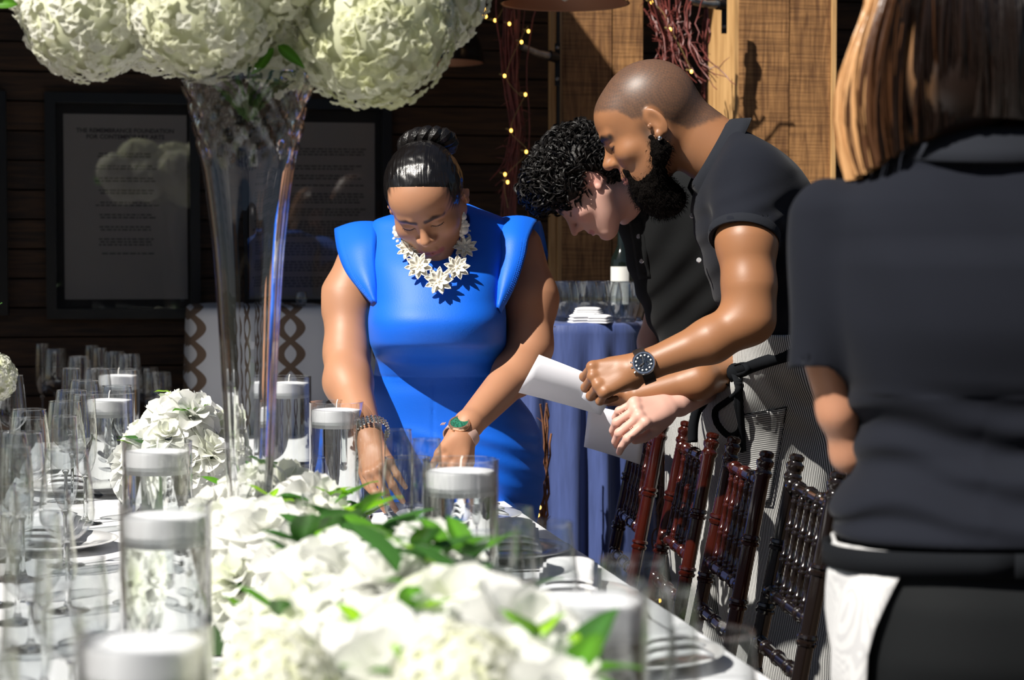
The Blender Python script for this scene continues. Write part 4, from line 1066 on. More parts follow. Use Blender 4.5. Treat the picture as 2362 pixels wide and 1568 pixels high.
neck_f = combine([(cone(PA(1000, 500, 4.42), PA(1004, 530, 4.50), .055, .062), 0), (cone(PA(985, 545, 4.53), PA(1045, 535, 4.53), .04, .042), .03), (ell(PA(1003, 560, 4.47), (.085, .06, .06)), .02)])
def body_f(p):
    d = smin(neck_f(p), headw(p), .02); d = smin(d, arms_f(p), .01); d = smin(d, smin(hR_f(p), hL_f(p), .004), .02)
    return smax(d, -(torso(p) + .006 + 9 * ((p[:, 2] > CAMZ - .02) | (p[:, 1] < 4.30))), .001)
hair_l0 = lambda q: smax(ell((0, -.016, .026), (.0855, .1035, .0905))(q), -ell((0, .112, -.056), (.080, .066, .114))(q), .004)
fc = face_color(HWc, HWm, SKW, (.36, .105, .095), browc=(.022, .010, .008), brow=.95, brow_w=.0046, stubble=lambda q, mixc: mixc((.02, .012, .009), .85 * (1 - sstep(hair_l0(q) + .0018 * np.sin(np.arctan2(q[:, 0], q[:, 2] + .05) * 70 + 2 * np.sin(q[:, 0] * 170)), -.001, .0055))))
me = sdf_mesh('body', body_f, (-.43, 3.98, .70), (.12, 4.64, 1.44), .0024, m_skinw, fc)
bodyw = link('body', me, t, 'head, neck, arms and hands with warm brown skin')
# eyes' lashes
def from_head(c, M, q): return Vector([float(x) for x in (np.asarray(c) + np.asarray(q, np.float32) @ np.linalg.inv(M))])
def surf_in_head(f, q, d=(0, 1, 0), s0=.15):
    q = np.array(q, np.float32); d = np.array(d, np.float32); s = np.arange(s0, -.1, -.0008); pts = q + s[:, None] * d; v = f(pts); i = np.argmax(v < 0); return pts[i]
def lashes(f, c, M, parent, name='eyelashes', col=m_hairbk, r=.0009):
    for s in (-1, 1):
        mb = MB(); pp = []
        for k in range(9):
            u = k / 8; x = s * (.0185 + .027 * u); z = -.0015 - .0055 * math.sin(math.pi * (u * .9 + .05)); pp.append(surf_in_head(f, (x, 0, z)) + A(0, .0006, 0))
        mb.tube([from_head(c, M, q) for q in pp], [r * .5] + [r] * 7 + [r * .5], 5)
        for k in range(1, 9):
            q = pp[k]; mb.tube([from_head(c, M, q), from_head(c, M, q + A(s * .0015, .0035, -.0022))], [.0004, .0001], 3, caps=False)
        mb.part(name, col, parent, 'dark eyelashes')
lashes(hw_l, HWc, HWm, bodyw)
# hair: sleek cap, hairline cut by a plane in head space
hair_l = combine([(ell((0, -.016, .026), (.0855, .1035, .0905)), 0), (ell((0, -.06, -.01), (.070, .060, .055)), .03),
                  (ell((0, .112, -.056), (.080, .066, .114)), .006, 's')])
def hair_w(q):
    d = hair_l(q); d = d + .0009 * pnoise(q, 210)
    for s in (-1, 1): d = smax(d, -ell((s * .086, -.014, -.012), (.022, .025, .036))(q), .004)
    return d
me = sdf_mesh('hair', in_frame(hair_w, HWc, HWm), HWc - .19, HWc + .19, .0026, m_hairbk)
me.transform(Matrix.Translation(-Vector(t.location)))
# keep the streaks running front to back: give the hair its own head-aligned object frame
M4 = Matrix([[float(HWm[i][j]) for j in range(3)] + [float(HWc[i]) - t.location[i]] for i in range(3)] + [[0, 0, 0, 1]])
me.transform(M4.inverted()); o = bpy.data.objects.new('hair', me); C.objects.link(o); o.parent = bodyw; o.matrix_local = M4; setp(o, 'smoothed back glossy black hair')
bun = from_head(HWc, HWm, (.0, -.035, .125)); 
mb3 = [MB(), MB(), MB()]
cB = P(987, 334, 4.40)
for s in range(3):
    pts, rad = [], []
    for k in range(97):
        u = k / 96; a = 2 * math.pi * u; b_ = 5 * a + s * 2 * math.pi / 3
        Rb, rb = .040, .0150
        pos = Vector(((Rb + rb * math.cos(b_)) * math.cos(a), (Rb * .95 + rb * math.cos(b_)) * math.sin(a), rb * .9 * math.sin(b_)))
        pos = Matrix.Rotation(R(-24), 3, 'X') @ Matrix.Rotation(R(-6), 3, 'Y') @ pos
        pts.append(cB + pos); rad.append(.0125 + .002 * math.cos(b_ * 2))
    mb3[s].tube(pts, rad, 8, closed=True)
    mb3[s].part('braid_strand', m_braid, o if False else bodyw, 'strand of the braided bun')
MB().ball(cB + Vector((0, .01, -.012)), (.040, .036, .022), 16, 10).part('bun_core', m_braid, bodyw)
# ---- ruffle sleeves: curved sheets standing off the armholes
def sleeve(inner, outer, n=5):
    a = smooth_pts([P(*q) for q in inner], n); b = smooth_pts([P(*q) for q in outer], n); m = min(len(a), len(b)); mb = MB(); K = 8
    for i in range(m):
        p, q = Vector(a[i]), Vector(b[i]); nn = (q - p)
        for k in range(K + 1):
            s = k / K; bulge = math.sin(math.pi * s) * .012
            mb.v.append(tuple(p.lerp(q, s) + Vector((0, -bulge, bulge * .6))))
    for i in range(m - 1):
        for k in range(K): x = i * (K + 1) + k; mb.f.append((x, x + 1, x + K + 2, x + K + 1))
    ob = mb.part('ruffle_sleeve', m_blue, t, angle=None); thicken(ob, .003, 0)
    # stitched rows along the free edge
    st = MB()
    for off in (.80, .87, .94):
        row = []
        for i in range(m):
            s = off; bulge = math.sin(math.pi * s) * .012; row.append(Vector(a[i]).lerp(Vector(b[i]), s) + Vector((0, -bulge - .0021, bulge * .6)))
        for i in range(len(row) - 1):
            for h in (0.1, .4, .7): st.tube([row[i].lerp(row[i + 1], h), row[i].lerp(row[i + 1], h + .16)], .00055, 4, caps=False)
    st.part('stitching', m_blue, ob, kind='stuff'); return ob
# rows run from the back of the shoulder over the top and down the front of the armhole
sleeve([(868, 640, 4.62), (866, 560, 4.60), (868, 512, 4.55), (868, 545, 4.455), (866, 600, 4.405), (870, 655, 4.37), (874, 705, 4.36)],
       [(805, 620, 4.66), (785, 560, 4.64), (772, 528, 4.57), (778, 575, 4.47), (795, 622, 4.42), (822, 660, 4.385), (857, 700, 4.36)])
sleeve([(1165, 640, 4.62), (1165, 560, 4.62), (1160, 502, 4.55), (1150, 540, 4.455), (1148, 600, 4.41), (1146, 650, 4.375), (1143, 712, 4.355)],
       [(1262, 600, 4.66), (1262, 578, 4.68), (1246, 510, 4.58), (1222, 545, 4.45), (1212, 590, 4.41), (1190, 655, 4.375), (1155, 722, 4.355)])
# ---- necklace of pearl-white flowers
nk = thingw('flower_necklace', 'necklace of five ivory pearl-petalled flowers around the woman\'s neck', 'necklace', P(1010, 600, 4.32))
allw = lambda p: np.minimum(neck_f(p), dress_f(p))
cen = []
def pearl_flower(c, nrm, r, rot, parent=nk, sets=((9, 1.0, .35), (7, .72, .8))):
    M = Vector(nrm).to_track_quat('Z', 'Y').to_matrix(); root = None
    mbc = MB()
    for k in range(6): a = k * math.pi / 3; mbc.ball(Vector(c) + M @ Vector((.0042 * math.cos(a), .0042 * math.sin(a), .010)), .0026, 7, 5)
    mbc.ball(Vector(c) + M @ Vector((0, 0, .0125)), .0032, 8, 6)
    root = mbc.part('flower_centre', m_pearl, parent)
    for (n_, s_, lift) in sets:
        for i in range(n_):
            mb = MB(); a0 = rot + 2 * math.pi * (i + (.5 if s_ < 1 else 0)) / n_
            def f(u, v):
                L = r * s_ * u; wd = r * s_ * .22 * math.sin(math.pi * min(1, u * .96 + .04)) ** .8; x = (v - .5) * 2 * wd
                z = L * math.sin(lift) * .9 + .004 * (2 * v - 1) ** 2 - .3 * L * u * lift * .3 + .003 + (.002 if s_ < 1 else 0)
                p = Vector((L * math.cos(a0) - x * math.sin(a0), L * math.sin(a0) + x * math.cos(a0), z)); return Vector(c) + M @ p
            mb.grid(f, 6, 4); ob = mb.part('petal', m_pearl, root, angle=None); thicken(ob, .0012, 0)
for (px, py, r, rot) in ((947, 573, .030, .2), (968, 614, .031, .5), (1013, 648, .032, .1), (1054, 617, .029, .8), (1072, 570, .028, .4)):
    p = march(allw, px, py + 8, 4.0, 4.6); c = p + Vector((0, -.014, .004)); cen.append(c)
    pearl_flower(c, ((px - 1010) / 600, -1, .35 + .1 * (py < 600)), r, rot)
mbn = MB(); ring = [march(allw, 905, 548, 4.1, 4.7)] + cen + [march(allw, 1084, 530, 4.1, 4.7)]
for i in range(len(ring) - 1):
    for k in range(5): mbn.ball(Vector(ring[i]).lerp(Vector(ring[i + 1]), (k + .5) / 5) + Vector((0, .004, 0)), .0045, 8, 6)
mbn.part('bead_string', m_pearl, nk)
# ---- earrings
for (pts, lb) in ([[(1067, 492, .005), (1068, 500, .008), (1066, 511, .006), (1070, 520, .008), (1074, 513, .005), (1066, 525, .006), (1071, 531, .0095), (1064, 541, .005), (1068, 546, .004), (1062, 532, .005), (1079, 519, .0045), (1076, 527, .005)], 'dangling pearl cluster earring on the lit right side of her face'],
                  [[(913, 527, .007), (919, 532, .006), (911, 536, .006), (917, 541, .0085), (921, 524, .005)], 'pearl cluster earring half hidden behind her cheek']):
    er = thingw('pearl_earring', lb, 'earring', P(pts[0][0], pts[0][1], 4.33), 'pearl earrings')
    for (px, py, r) in pts: MB().ball(P(px, py, 4.345), r * 1.05, 10, 8).part('pearl', m_pearl, er)
# ---- watch and bracelet
def watch(name, label, c, axis, nrm, r, wr, face_m, case_m, strap_m, parts):
    t = thingw(name, label, 'watch', c); ax = Vector(axis).normalized(); n = (Vector(nrm) - ax * Vector(nrm).dot(ax)).normalized(); s = ax.cross(n)
    M = Matrix((ax, s, n)).transposed(); c = Vector(c)
    loc = lambda x, y, z: c + M @ Vector((x, y, z))
    mb = MB()
    pr = [(0, -.004), (r * .93, -.004), (r, -.001), (r * 1.0, .005), (r * .93, .0085), (r * .80, .0085), (r * .78, .007), (0, .007)]; b = len(mb.v)
    for rr, z in pr:
        for k in range(36): a = 2 * math.pi * k / 36; mb.v.append(tuple(loc(rr * math.cos(a), rr * math.sin(a), z)))
    for i in range(len(pr) - 1):
        for k in range(36): mb.f.append((i * 36 + k, i * 36 + (k + 1) % 36, (i + 1) * 36 + (k + 1) % 36, (i + 1) * 36 + k))
    case = mb.part('case', case_m, t)
    mb = MB(); base = [tuple(loc(r * .79 * math.cos(2 * math.pi * k / 36), r * .79 * math.sin(2 * math.pi * k / 36), .0074)) for k in range(36)]; mb.v = base; mb.f = [tuple(range(36))]; dial = mb.part('dial', face_m, case)
    # strap as an open band around the wrist
    w0 = r * .98; mb = MB(); hz = wr
    for i in range(33):
        a = -math.pi / 2 + .42 + (2 * math.pi - .84) * i / 32   # starts at one lug, ends at the other
        for (dx, dr) in ((-w0 / 2, 0), (w0 / 2, 0), (w0 / 2, .0025), (-w0 / 2, .0025)):
            q = (hz[0] + dr) * math.cos(a + math.pi), -hz[1] + 0 + (-(hz[1] + dr)) * math.sin(a) * 1.0 * -1 * -1
            mb.v.append(tuple(loc(dx, q[0], -hz[1] - (hz[1] + dr) * math.sin(a) - .0)))
    for i in range(32):
        for k in range(4): x = i * 4; mb.f.append((x + k, x + (k + 1) % 4, x + 4 + (k + 1) % 4, x + 4 + k))
    mb.part('strap', strap_m, t)
    MB().tube([loc(r * 1.0, 0, .002), loc(r * 1.14, 0, .002)], .0025, 8).part('crown', case_m, case)
    parts(loc, r, case, t); return t
m_dialg = mat('green screen', (.015, .12, .075), .15, coat=.8, vary=.8, vscale=300); m_strapp = mat('blush strap', (.55, .36, .30), .55)
def wparts(loc, r, case, t):
    mb = MB()
    for k in range(3): mb.tube([loc(-.004, r + .014 + .004 * k, -.0075 - .0016 * k), loc(.004, r + .014 + .004 * k, -.0075 - .0016 * k)], .0011, 6)
    mb.part('strap_loop', m_strapp, t)
wax = P(1030, 1030, 4.15) - P(1092, 958, 4.23)
watch('wristwatch', 'rose gold round watch with green face and blush strap on the woman\'s wrist', P(1060, 980, 4.165), wax, (-.45, -1.0, .30), .0235, (.036, .030), m_dialg, m_gold, m_strapp, wparts)
bc = thingw('bracelet', 'sparkling silver bead bracelet on the woman\'s other wrist behind the glasses', 'bracelet', P(858, 998, 4.2))
bax = (P(880, 1100, 4.12) - P(853, 1000, 4.22)).normalized(); bs = bax.cross(Vector((0, -1, 0))).normalized(); bn_ = bax.cross(bs)
mb = MB(); cc = P(856, 995, 4.222)
for k in range(26):
    a = 2 * math.pi * k / 26
    for dz in (-.007, 0, .007): mb.ball(cc + bs * .0365 * math.cos(a) + bn_ * .0365 * math.sin(a) + bax * dz, .0038, 6, 4)
mb.part('bead_band', m_silver, bc)
# ================================================================== bearded man
m_skinm = skin('deep brown skin', .45); m_skiny = skin('fair skin', .5, .15)
m_polo = mat('charcoal pique cotton', (.0105, .012, .018), .9, spec=.12, sheen=.04, bump=(700, .35, 2, .0008))
m_polo2 = mat('black pique cotton', (.007, .0075, .008), .9, spec=.12, sheen=.04, bump=(700, .35, 2, .0008))
m_rib = mat('ribbed collar', (.014, .016, .022), .9, spec=.2, sheen=.04, bump=(120, .3, 2, .001), stretch=(1, 1, 8))
m_blackc = mat('black cotton tape', (.006, .007, .009), .9, spec=.15)
m_btn = mat('grey button', (.35, .35, .36), .25, coat=.5)
m_steel = mat('polished steel', (.72, .72, .73), .18, 1); m_leather = mat('dark leather', (.02, .014, .012), .4)
m_beard = mat('beard hair', (.003, .002, .0015), .8, spec=.08, bump=(260, 1.0, 4, .004))
def striped(name, axis, period=.0038, c1=(.62, .62, .60), c2=(.02, .02, .025), duty=.42, wob=.0):
    m = mat(name, c1, .85, sheen=.15); nt = m.node_tree; b = nt.nodes['Principled BSDF']; tc = node(nt, 'ShaderNodeTexCoord'); s = node(nt, 'ShaderNodeSeparateXYZ')
    nz = node(nt, 'ShaderNodeTexNoise'); nz.inputs['Scale'].default_value = 3.5; nt.links.new(tc.outputs['Object'], nz.inputs[0])
    nt.links.new(tc.outputs['Object'], s.inputs[0])
    def M_(op, a, v):
        n = node(nt, 'ShaderNodeMath', operation=op); nt.links.new(a, n.inputs[0])
        if isinstance(v, float): n.inputs[1].default_value = v
        else: nt.links.new(v, n.inputs[1])
        return n.outputs[0]
    v = M_('MULTIPLY', s.outputs[0], float(axis[0])); v = M_('ADD', v, M_('MULTIPLY', s.outputs[1], float(axis[1]))); v = M_('ADD', v, M_('MULTIPLY', s.outputs[2], float(axis[2])))
    v = M_('ADD', v, M_('MULTIPLY', nz.outputs[0], float(wob)))
    f = M_('FRACT', M_('MULTIPLY', v, 1.0 / period), 0.0); f = M_('LESS_THAN', f, duty)
    mx = node(nt, 'ShaderNodeMixRGB'); mx.inputs[1].default_value = (*c1, 1); mx.inputs[2].default_value = (*c2, 1); nt.links.new(f, mx.inputs[0]); nt.links.new(mx.outputs[0], b.inputs['Base Color']); return m
m_str_v = striped('apron ticking, upright stripes', (1, -.35, .12), wob=.03); m_str_h = striped('apron ticking, level stripes', (.12, 0, 1), period=.0042)
SKM = (.30, .135, .062)
tm = thingw('person', 'bearded man with shaved head in charcoal polo and striped apron, leaning in with white card', 'person', (.55, 4.25, 0))
HMc = PA(1500, 286, 4.16); HMm = scaled(frame((-.85, .12, -.51), (-.51, .02, .85)), 1.07)
hm_l = head_sdf(nose=.75, nosew=1.2, nz=.008, lips=1.25, jaw=1.0, brow=1.1, cheek=.9)
headm = in_frame(hm_l, HMc, HMm)
M_ROWS = [(296, 1655, 1700, 4.17, .05), (312, 1620, 1735, 4.17, .09), (335, 1600, 1775, 4.17, .13), (365, 1592, 1815, 4.18, .17), (400, 1590, 1848, 4.18, .185), (450, 1592, 1876, 4.18, .19), (520, 1600, 1890, 4.18, .185),
          (600, 1622, 1885, 4.19, .175), (680, 1645, 1862, 4.22, .160), (750, 1684, 1845, 4.25, .150), (790, 1702, 1836, 4.27, .145), (806, 1706, 1834, 4.28, .14)]
torsom = loft(M_ROWS, 2.2)
slv_a, slv_b = PA(1730, 415, 4.04), PA(1716, 552, 3.965)
sl_dir = (slv_b - slv_a) / np.linalg.norm(slv_b - slv_a)
m_cut = lambda p: np.maximum(torsom(p), (p - PA(1648, 372, 4.17)) @ A(-.86, 0, .50) - .004)
def polo_m(p):
    d = torsom(p)
    s = cone(slv_a, slv_b + sl_dir * .02, .074, .066)(p); s = np.where((p - slv_b) @ sl_dir > -.014, s - .0022, s)
    d = smin(d, s, .035)
    # drag folds from the armpit across the front
    w_ = np.sin((p[:, 0] * .8 - p[:, 2] * 1.0) * 95 + 2.2 * np.sin(p[:, 2] * 17 + p[:, 0] * 9)); d = d + .0018 * w_ * sstep(CAMZ + .17 - p[:, 2], 0, .10)
    d = smax(d, (p - slv_b) @ (sl_dir + A(-.18, 0, 0)) * (p[:, 1] < 4.08) - 9 * (p[:, 1] >= 4.08), .001) if False else d
    cut = np.where(((p - slv_a) @ sl_dir > .06) & (p[:, 1] < 4.055) & (s < .03), (p - slv_b) @ sl_dir, -1.0); d = np.maximum(d, cut)
    d = d + .0022 * np.sin((p[:, 0] * 1.0 + p[:, 2] * 1.25) * 120 + 2.5 * np.sin(p[:, 2] * 21)) * np.exp(-(s / .012) ** 2) * sstep(CAMZ + .12 - p[:, 2], 0, .08) * (p[:, 2] > CAMZ + .03)
    hollow = smax(cone(slv_b - sl_dir * .03, slv_b + sl_dir * .05, .060, .0635)(p), -((p - slv_b) @ sl_dir) - .03, 0); d = np.maximum(d, -hollow)
    d = smax(d, (p - PA(1648, 372, 4.17)) @ A(-.86, 0, .50) - .006, .022)
    nk = cone(PA(1560, 320, 4.17), PA(1648, 368, 4.17), .060, .064)(p); return smax(d, -nk, .004)
lo = PA(1560, 880, 3.90); hi = PA(1900, 270, 4.44)
me = sdf_mesh('polo_shirt', polo_m, (.30, 3.86, 1.02), (.72, 4.42, 1.60), .0035, m_polo)
polom = link('polo_shirt', me, tm, 'charcoal polo shirt')
armsm = [(cone(PA(1735, 420, 4.04), PA(1722, 560, 3.965), .058, .056), 0), (cone(PA(1722, 560, 3.965), PA(1728, 660, 3.94), .056, .049), .03), (cone(PA(1728, 660, 3.94), PA(1728, 735, 3.93), .049, .046), .03),
         (cone(PA(1728, 735, 3.93), PA(1640, 785, 3.92), .047, .043), .03), (cone(PA(1640, 785, 3.92), PA(1492, 842, 3.93), .043, .029), .02),
         (cone(PA(1730, 838, 4.38), PA(1610, 878, 4.20), .040, .038), .0), (cone(PA(1610, 878, 4.20), PA(1470, 912, 4.20), .038, .027), .02), (cone(PA(1700, 640, 4.38), PA(1735, 850, 4.38), .048, .042), .03)]
hMl, tM1 = hand_ops(P(1478, 846, 3.93), P(1395, 872, 3.93) - P(1470, 848, 3.93), (-.15, -1, .42), 1,
                    [(1.15, 1.15, .6), (1.2, 1.1, .6), (1.15, 1.1, .6), (1.15, 1.1, .6)], [(.02, -.02, -.012), (.045, -.012, -.034), (.072, .004, -.048), (.092, .014, -.052)], sc=1.06, wr=.029, spread=.1)
hMr, tM2 = hand_ops(P(1462, 910, 4.23), P(1335, 925, 4.17) - P(1455, 915, 4.21), (.1, -.3, -1), -1,
                    [(.15, .2, .2), (.1, .2, .2), (.15, .2, .2), (.3, .3, .2)], [(.02, .02, -.006), (.05, .045, -.01), (.08, .052, -.016), (.108, .05, -.022)], sc=1.02, wr=.027)
neckm = combine([(cone(PA(1572, 312, 4.17), PA(1670, 368, 4.17), .062, .069), 0), (cone(PA(1580, 262, 4.17), PA(1660, 340, 4.17), .046, .052), .03), (cone(PA(1700, 400, 4.05), PA(1700, 400, 4.3), .03, .03), .03)])
armsm_f = combine(armsm); h1 = boxed(combine(hMl), PA(1410, 880, 3.93) - .17, PA(1410, 880, 3.93) + .17); h2 = boxed(combine(hMr), PA(1380, 930, 4.18) - .17, PA(1380, 930, 4.18) + .17)
def bodym_f(p):
    d = smin(neckm(p), headm(p), .022); d = smin(d, armsm_f(p), .006); d = smin(d, smin(h1(p), h2(p), .002), .014)
    return smax(d, -(m_cut(p) + .009 + 9 * (p[:, 1] < 4.0)), .001)
def stub(q, mixc):
    # buzzed scalp above the hairline, tapering towards the neck
    line = .068 - 1.5 * np.maximum(0, .045 - q[:, 1]) * 1.0
    line = np.interp(q[:, 1], [-.12, -.06, -.03, .0, .022, .040, .058, .075, .10], [-.06, -.05, -.01, .012, .020, .052, .062, .070, .078])
    w_ = sstep(q[:, 2] - line + .002 * pnoise(q, 400), -.005, .008)
    ear = 1 - sstep(np.linalg.norm((q - A(.08, -.014, -.004)) / A(.02, .022, .036), axis=1), .8, 1.1) + 1 - sstep(np.linalg.norm((q + A(.08, .014, .004)) / A(.02, .022, .036), axis=1), .8, 1.1)
    mixc((.040, .033, .031), (.70 + .16 * pnoise(q, 900)) * w_ * (1 - np.clip(ear, 0, 1)))
    sb = np.exp(-((q[:, 1] - .012) / .012) ** 2) * sstep(-q[:, 2], -.02, .01) * sstep(.08 - np.abs(q[:, 2]), 0, .03); mixc((.03, .02, .015), .75 * sb)
fcm = face_color(HMc, HMm, SKM, (.26, .10, .075), browc=(.012, .008, .006), brow=1.0, brow_w=.0056, stubble=stub)
me = sdf_mesh('body', bodym_f, (.09, 3.80, .88), (.70, 4.42, 1.76), .0024, m_skinm, fcm)
bodym = link('body', me, tm, 'shaved head, neck, arms and hands with brown skin')
lashes(hm_l, HMc, HMm, bodym, r=.0008)
# beard: full, reaching forward and down from the ears
beard_l = combine([(cone((-.064, .004, -.052), (-.02, .060, -.105), .016, .026), 0), (cone((.064, .004, -.052), (.02, .060, -.105), .016, .026), .02),
                   (ell((0, .062, -.118), (.046, .040, .040)), .03), (cone((-.066, .006, -.026), (-.064, .006, -.055), .010, .016), .02), (cone((.066, .006, -.026), (.064, .006, -.055), .010, .016), .02),
                   (ell((0, .045, -.150), (.034, .034, .026)), .03), (cone((-.030, .080, -.060), (-.026, .084, -.090), .007, .012), .015), (cone((.030, .080, -.060), (.026, .084, -.090), .007, .012), .015), (cone((-.028, .084, -.058), (.028, .084, -.058), .009, .009), .008),
                   (ell((0, .104, -.068), (.021, .012, .0105)), .006, 's')])
bf = lambda q: beard_l(q) + .0018 * pnoise(q, 190) + .0012 * pnoise(q[:, ::-1], 420)
me = sdf_mesh('beard', in_frame(bf, HMc, HMm, .22), HMc - .22, HMc + .22, .0028, m_beard)
beard = link('beard', me, bodym, 'full black beard')
def fuzz(fl, c, M, n, box, L, r0, parent, name, m, seed, down=(0, 0, -1), spread=.6, cond=None):
    g = np.random.default_rng(seed); q = g.uniform(box[0], box[1], (n * 14, 3)).astype(np.float32); d = fl(q); q = q[np.abs(d) < .003]
    if cond is not None: q = q[cond(q)]
    q = q[:n]; e = .0015
    nr = np.stack([fl(q + A(e, 0, 0)) - fl(q - A(e, 0, 0)), fl(q + A(0, e, 0)) - fl(q - A(0, e, 0)), fl(q + A(0, 0, e)) - fl(q - A(0, 0, e))], 1); nr /= np.linalg.norm(nr, axis=1)[:, None] + 1e-9
    dr = nr + spread * g.normal(size=q.shape) + .5 * np.array(down); dr /= np.linalg.norm(dr, axis=1)[:, None]
    sd_ = np.cross(dr, g.normal(size=q.shape)); sd_ /= np.linalg.norm(sd_, axis=1)[:, None] + 1e-9
    Ls = L * g.uniform(.4, 1, (len(q), 1)); bend = np.array(down) * Ls * .3
    V = np.concatenate([q - sd_ * r0, q + sd_ * r0, q + dr * Ls * .6 + sd_ * r0 * .6, q + dr * Ls * .6 - sd_ * r0 * .6, q + dr * Ls + bend], 0); k = len(q); i = np.arange(k)
    F = np.concatenate([np.stack([i, i + k, i + 2 * k], 1), np.stack([i, i + 2 * k, i + 3 * k], 1), np.stack([i + 3 * k, i + 2 * k, i + 4 * k], 1)])
    W_ = np.asarray(c) + V @ np.linalg.inv(M)
    return link(name, mesh_np(name, W_, F, m, smooth=True), parent, None, 'stuff')
fuzz(beard_l, HMc, HMm, 3800, ((-.09, -.02, -.20), (.09, .12, -.02)), .011, .0005, beard, 'beard_hair', m_beard, 5)
# collar, placket, buttons, sleeve band
def collar(c, ax, r0, r1, h0, a0, a1, mat_, parent, tilt=0, tall=.042, n=28, flare=.012, M=None, name='collar'):
    """folded collar: a band round the neck axis, standing inside and turned down outside"""
    c = Vector(c); ax = Vector(ax).normalized(); u = ax.orthogonal().normalized(); u = (Vector((0, -1, 0)) - ax * Vector((0, -1, 0)).dot(ax)).normalized(); v = ax.cross(u); mb = MB(); K = 7
    for i in range(n + 1):
        a = a0 + (a1 - a0) * i / n; end = 1 + .35 * (abs(2 * i / n - 1) ** 6)
        for k in range(K):
            s = k / (K - 1)
            if s < .4: rr = r0; hh = h0 + tall * (s / .4)
            else: s2 = (s - .4) / .6; rr = r0 + .004 + flare * s2 + (r1 - r0) * s2; hh = h0 + tall - (tall * 1.12 * end) * s2 + .003 * math.sin(s2 * math.pi)
            mb.v.append(tuple(c + (u * math.cos(a) + v * math.sin(a) * 1.05) * rr + ax * hh))
    for i in range(n):
        for k in range(K - 1): x = i * K + k; mb.f.append((x, x + K, x + K + 1, x + 1))
    ob = mb.part(name, mat_, parent, angle=None); thicken(ob, .0026, 0); return ob
cax = Vector((-.80, 0, .60))
collar(P(1652, 372, 4.17), Vector((-.86, 0, .50)), .071, .082, -.012, R(-62), R(242), m_rib, polom, tall=.042, flare=.022)
mb = MB(); 
for dz in (0,): 
    cc = Vector([float(x) for x in slv_b]); 
    Mx, _ = frame_along(cc - Vector([float(x) for x in sl_dir]) * .018, cc)
    pr = [(.0690, 0), (.0718, .002), (.0718, .018), (.0700, .0205), (.0655, .018)]; b = len(mb.v)
    for rr, z in pr:
        for k in range(48): a = 2 * math.pi * k / 48; mb.v.append(tuple(Mx @ Vector((rr * math.cos(a), rr * math.sin(a), z))))
    for i in range(4):
        for k in range(48): mb.f.append((b + i * 48 + k, b + i * 48 + (k + 1) % 48, b + (i + 1) * 48 + (k + 1) % 48, b + (i + 1) * 48 + k))
mb.part('sleeve_band', m_rib, polom)
for (px, py) in ((1597, 497), (1612, 600)):
    q = march(polo_m, px, py, 3.8, 4.5); mb = MB().lathe([(0, .003), (.005, .003), (.0055, .001), (.0055, -.002)], 14); link('button', mb.mesh('button', m_btn, M=Matrix.Translation(q) @ Matrix.Rotation(R(75), 4, 'X')), polom)
MB().ball(from_head(HMc, HMm, (.0875, -.004, -.036)) , .0052, 14, 10).part('stud_earring', m_steel, bodym, 'round silver stud in the ear')
MB().ball(from_head(HMc, HMm, (-.0875, -.004, -.036)) , .0052, 14, 10).part('stud_earring', m_steel, bodym)
# apron
AP_ROWS = [(766, 1700, 1840, 4.26, .160), (800, 1694, 1852, 4.28, .168), (840, 1682, 1868, 4.30, .170), (880, 1655, 1885, 4.34, .172), (930, 1622, 1905, 4.38, .172), (990, 1608, 1925, 4.42, .172), (1060, 1625, 1945, 4.44, .172), (1150, 1636, 1955, 4.45, .170),
           (1300, 1650, 1958, 4.46, .168), (1450, 1668, 1958, 4.46, .165), (1560, 1680, 1958, 4.46, .165), (1700, 1690, 1950, 4.46, .165)]
apron_t = loft(AP_ROWS, 2.4)
def apron_f(p):
    z0 = P(1700, 930, 4.1).z
    w_ = .0045 * np.sin(p[:, 0] * 42 + 3 * np.sin(p[:, 2] * 5) + p[:, 1] * 20) * sstep(z0 - p[:, 2], -.03, .16) + .0035 * np.sin((p[:, 0] * .7 + p[:, 2]) * 75 + 2 * np.sin(p[:, 0] * 23)) * np.exp(-((p[:, 2] - z0) / .07) ** 2)
    return apron_t(p) + w_
me = sdf_mesh('apron', apron_f, (.33, 4.02, .32), (.80, 4.68, 1.135), .0045, m_str_v)
apron = link('apron', me, tm, 'grey and white striped waist apron')
def on(f, pts, d0=3.7, d1=4.7, off=.004): return [march(f, x, y, d0, d1) + Vector((0, -off, 0)) for x, y in pts]
def patch(f, quad, nu, nv, name, m, parent, label=None, off=.0035, d0=3.8, d1=4.7, thick=.002):
    (a, b, c, d) = quad; mb = MB()
    def g(u, v):
        x = (a[0] * (1 - u) + b[0] * u) * (1 - v) + (d[0] * (1 - u) + c[0] * u) * v; y = (a[1] * (1 - u) + b[1] * u) * (1 - v) + (d[1] * (1 - u) + c[1] * u) * v
        return march(f, x, y, d0, d1, .003) + Vector((0, -off, 0))
    mb.grid(g, nu, nv); ob = mb.part(name, m, parent, label, angle=None); thicken(ob, thick, 0); return ob
poc = patch(apron_f, ((1712, 956), (1814, 938), (1776, 1160), (1660, 1150)), 12, 16, 'pocket', m_str_h, apron, 'patch pocket with level stripes and black edging')
for e in (((1712, 956), (1814, 938)), ((1814, 938), (1776, 1160)), ((1776, 1160), (1660, 1150))):
    pts = on(apron_f, [(e[0][0] + (e[1][0] - e[0][0]) * i / 10, e[0][1] + (e[1][1] - e[0][1]) * i / 10) for i in range(11)], off=.0055); MB().tube(pts, .0011, 5).part('pocket_edging', m_blackc, poc)
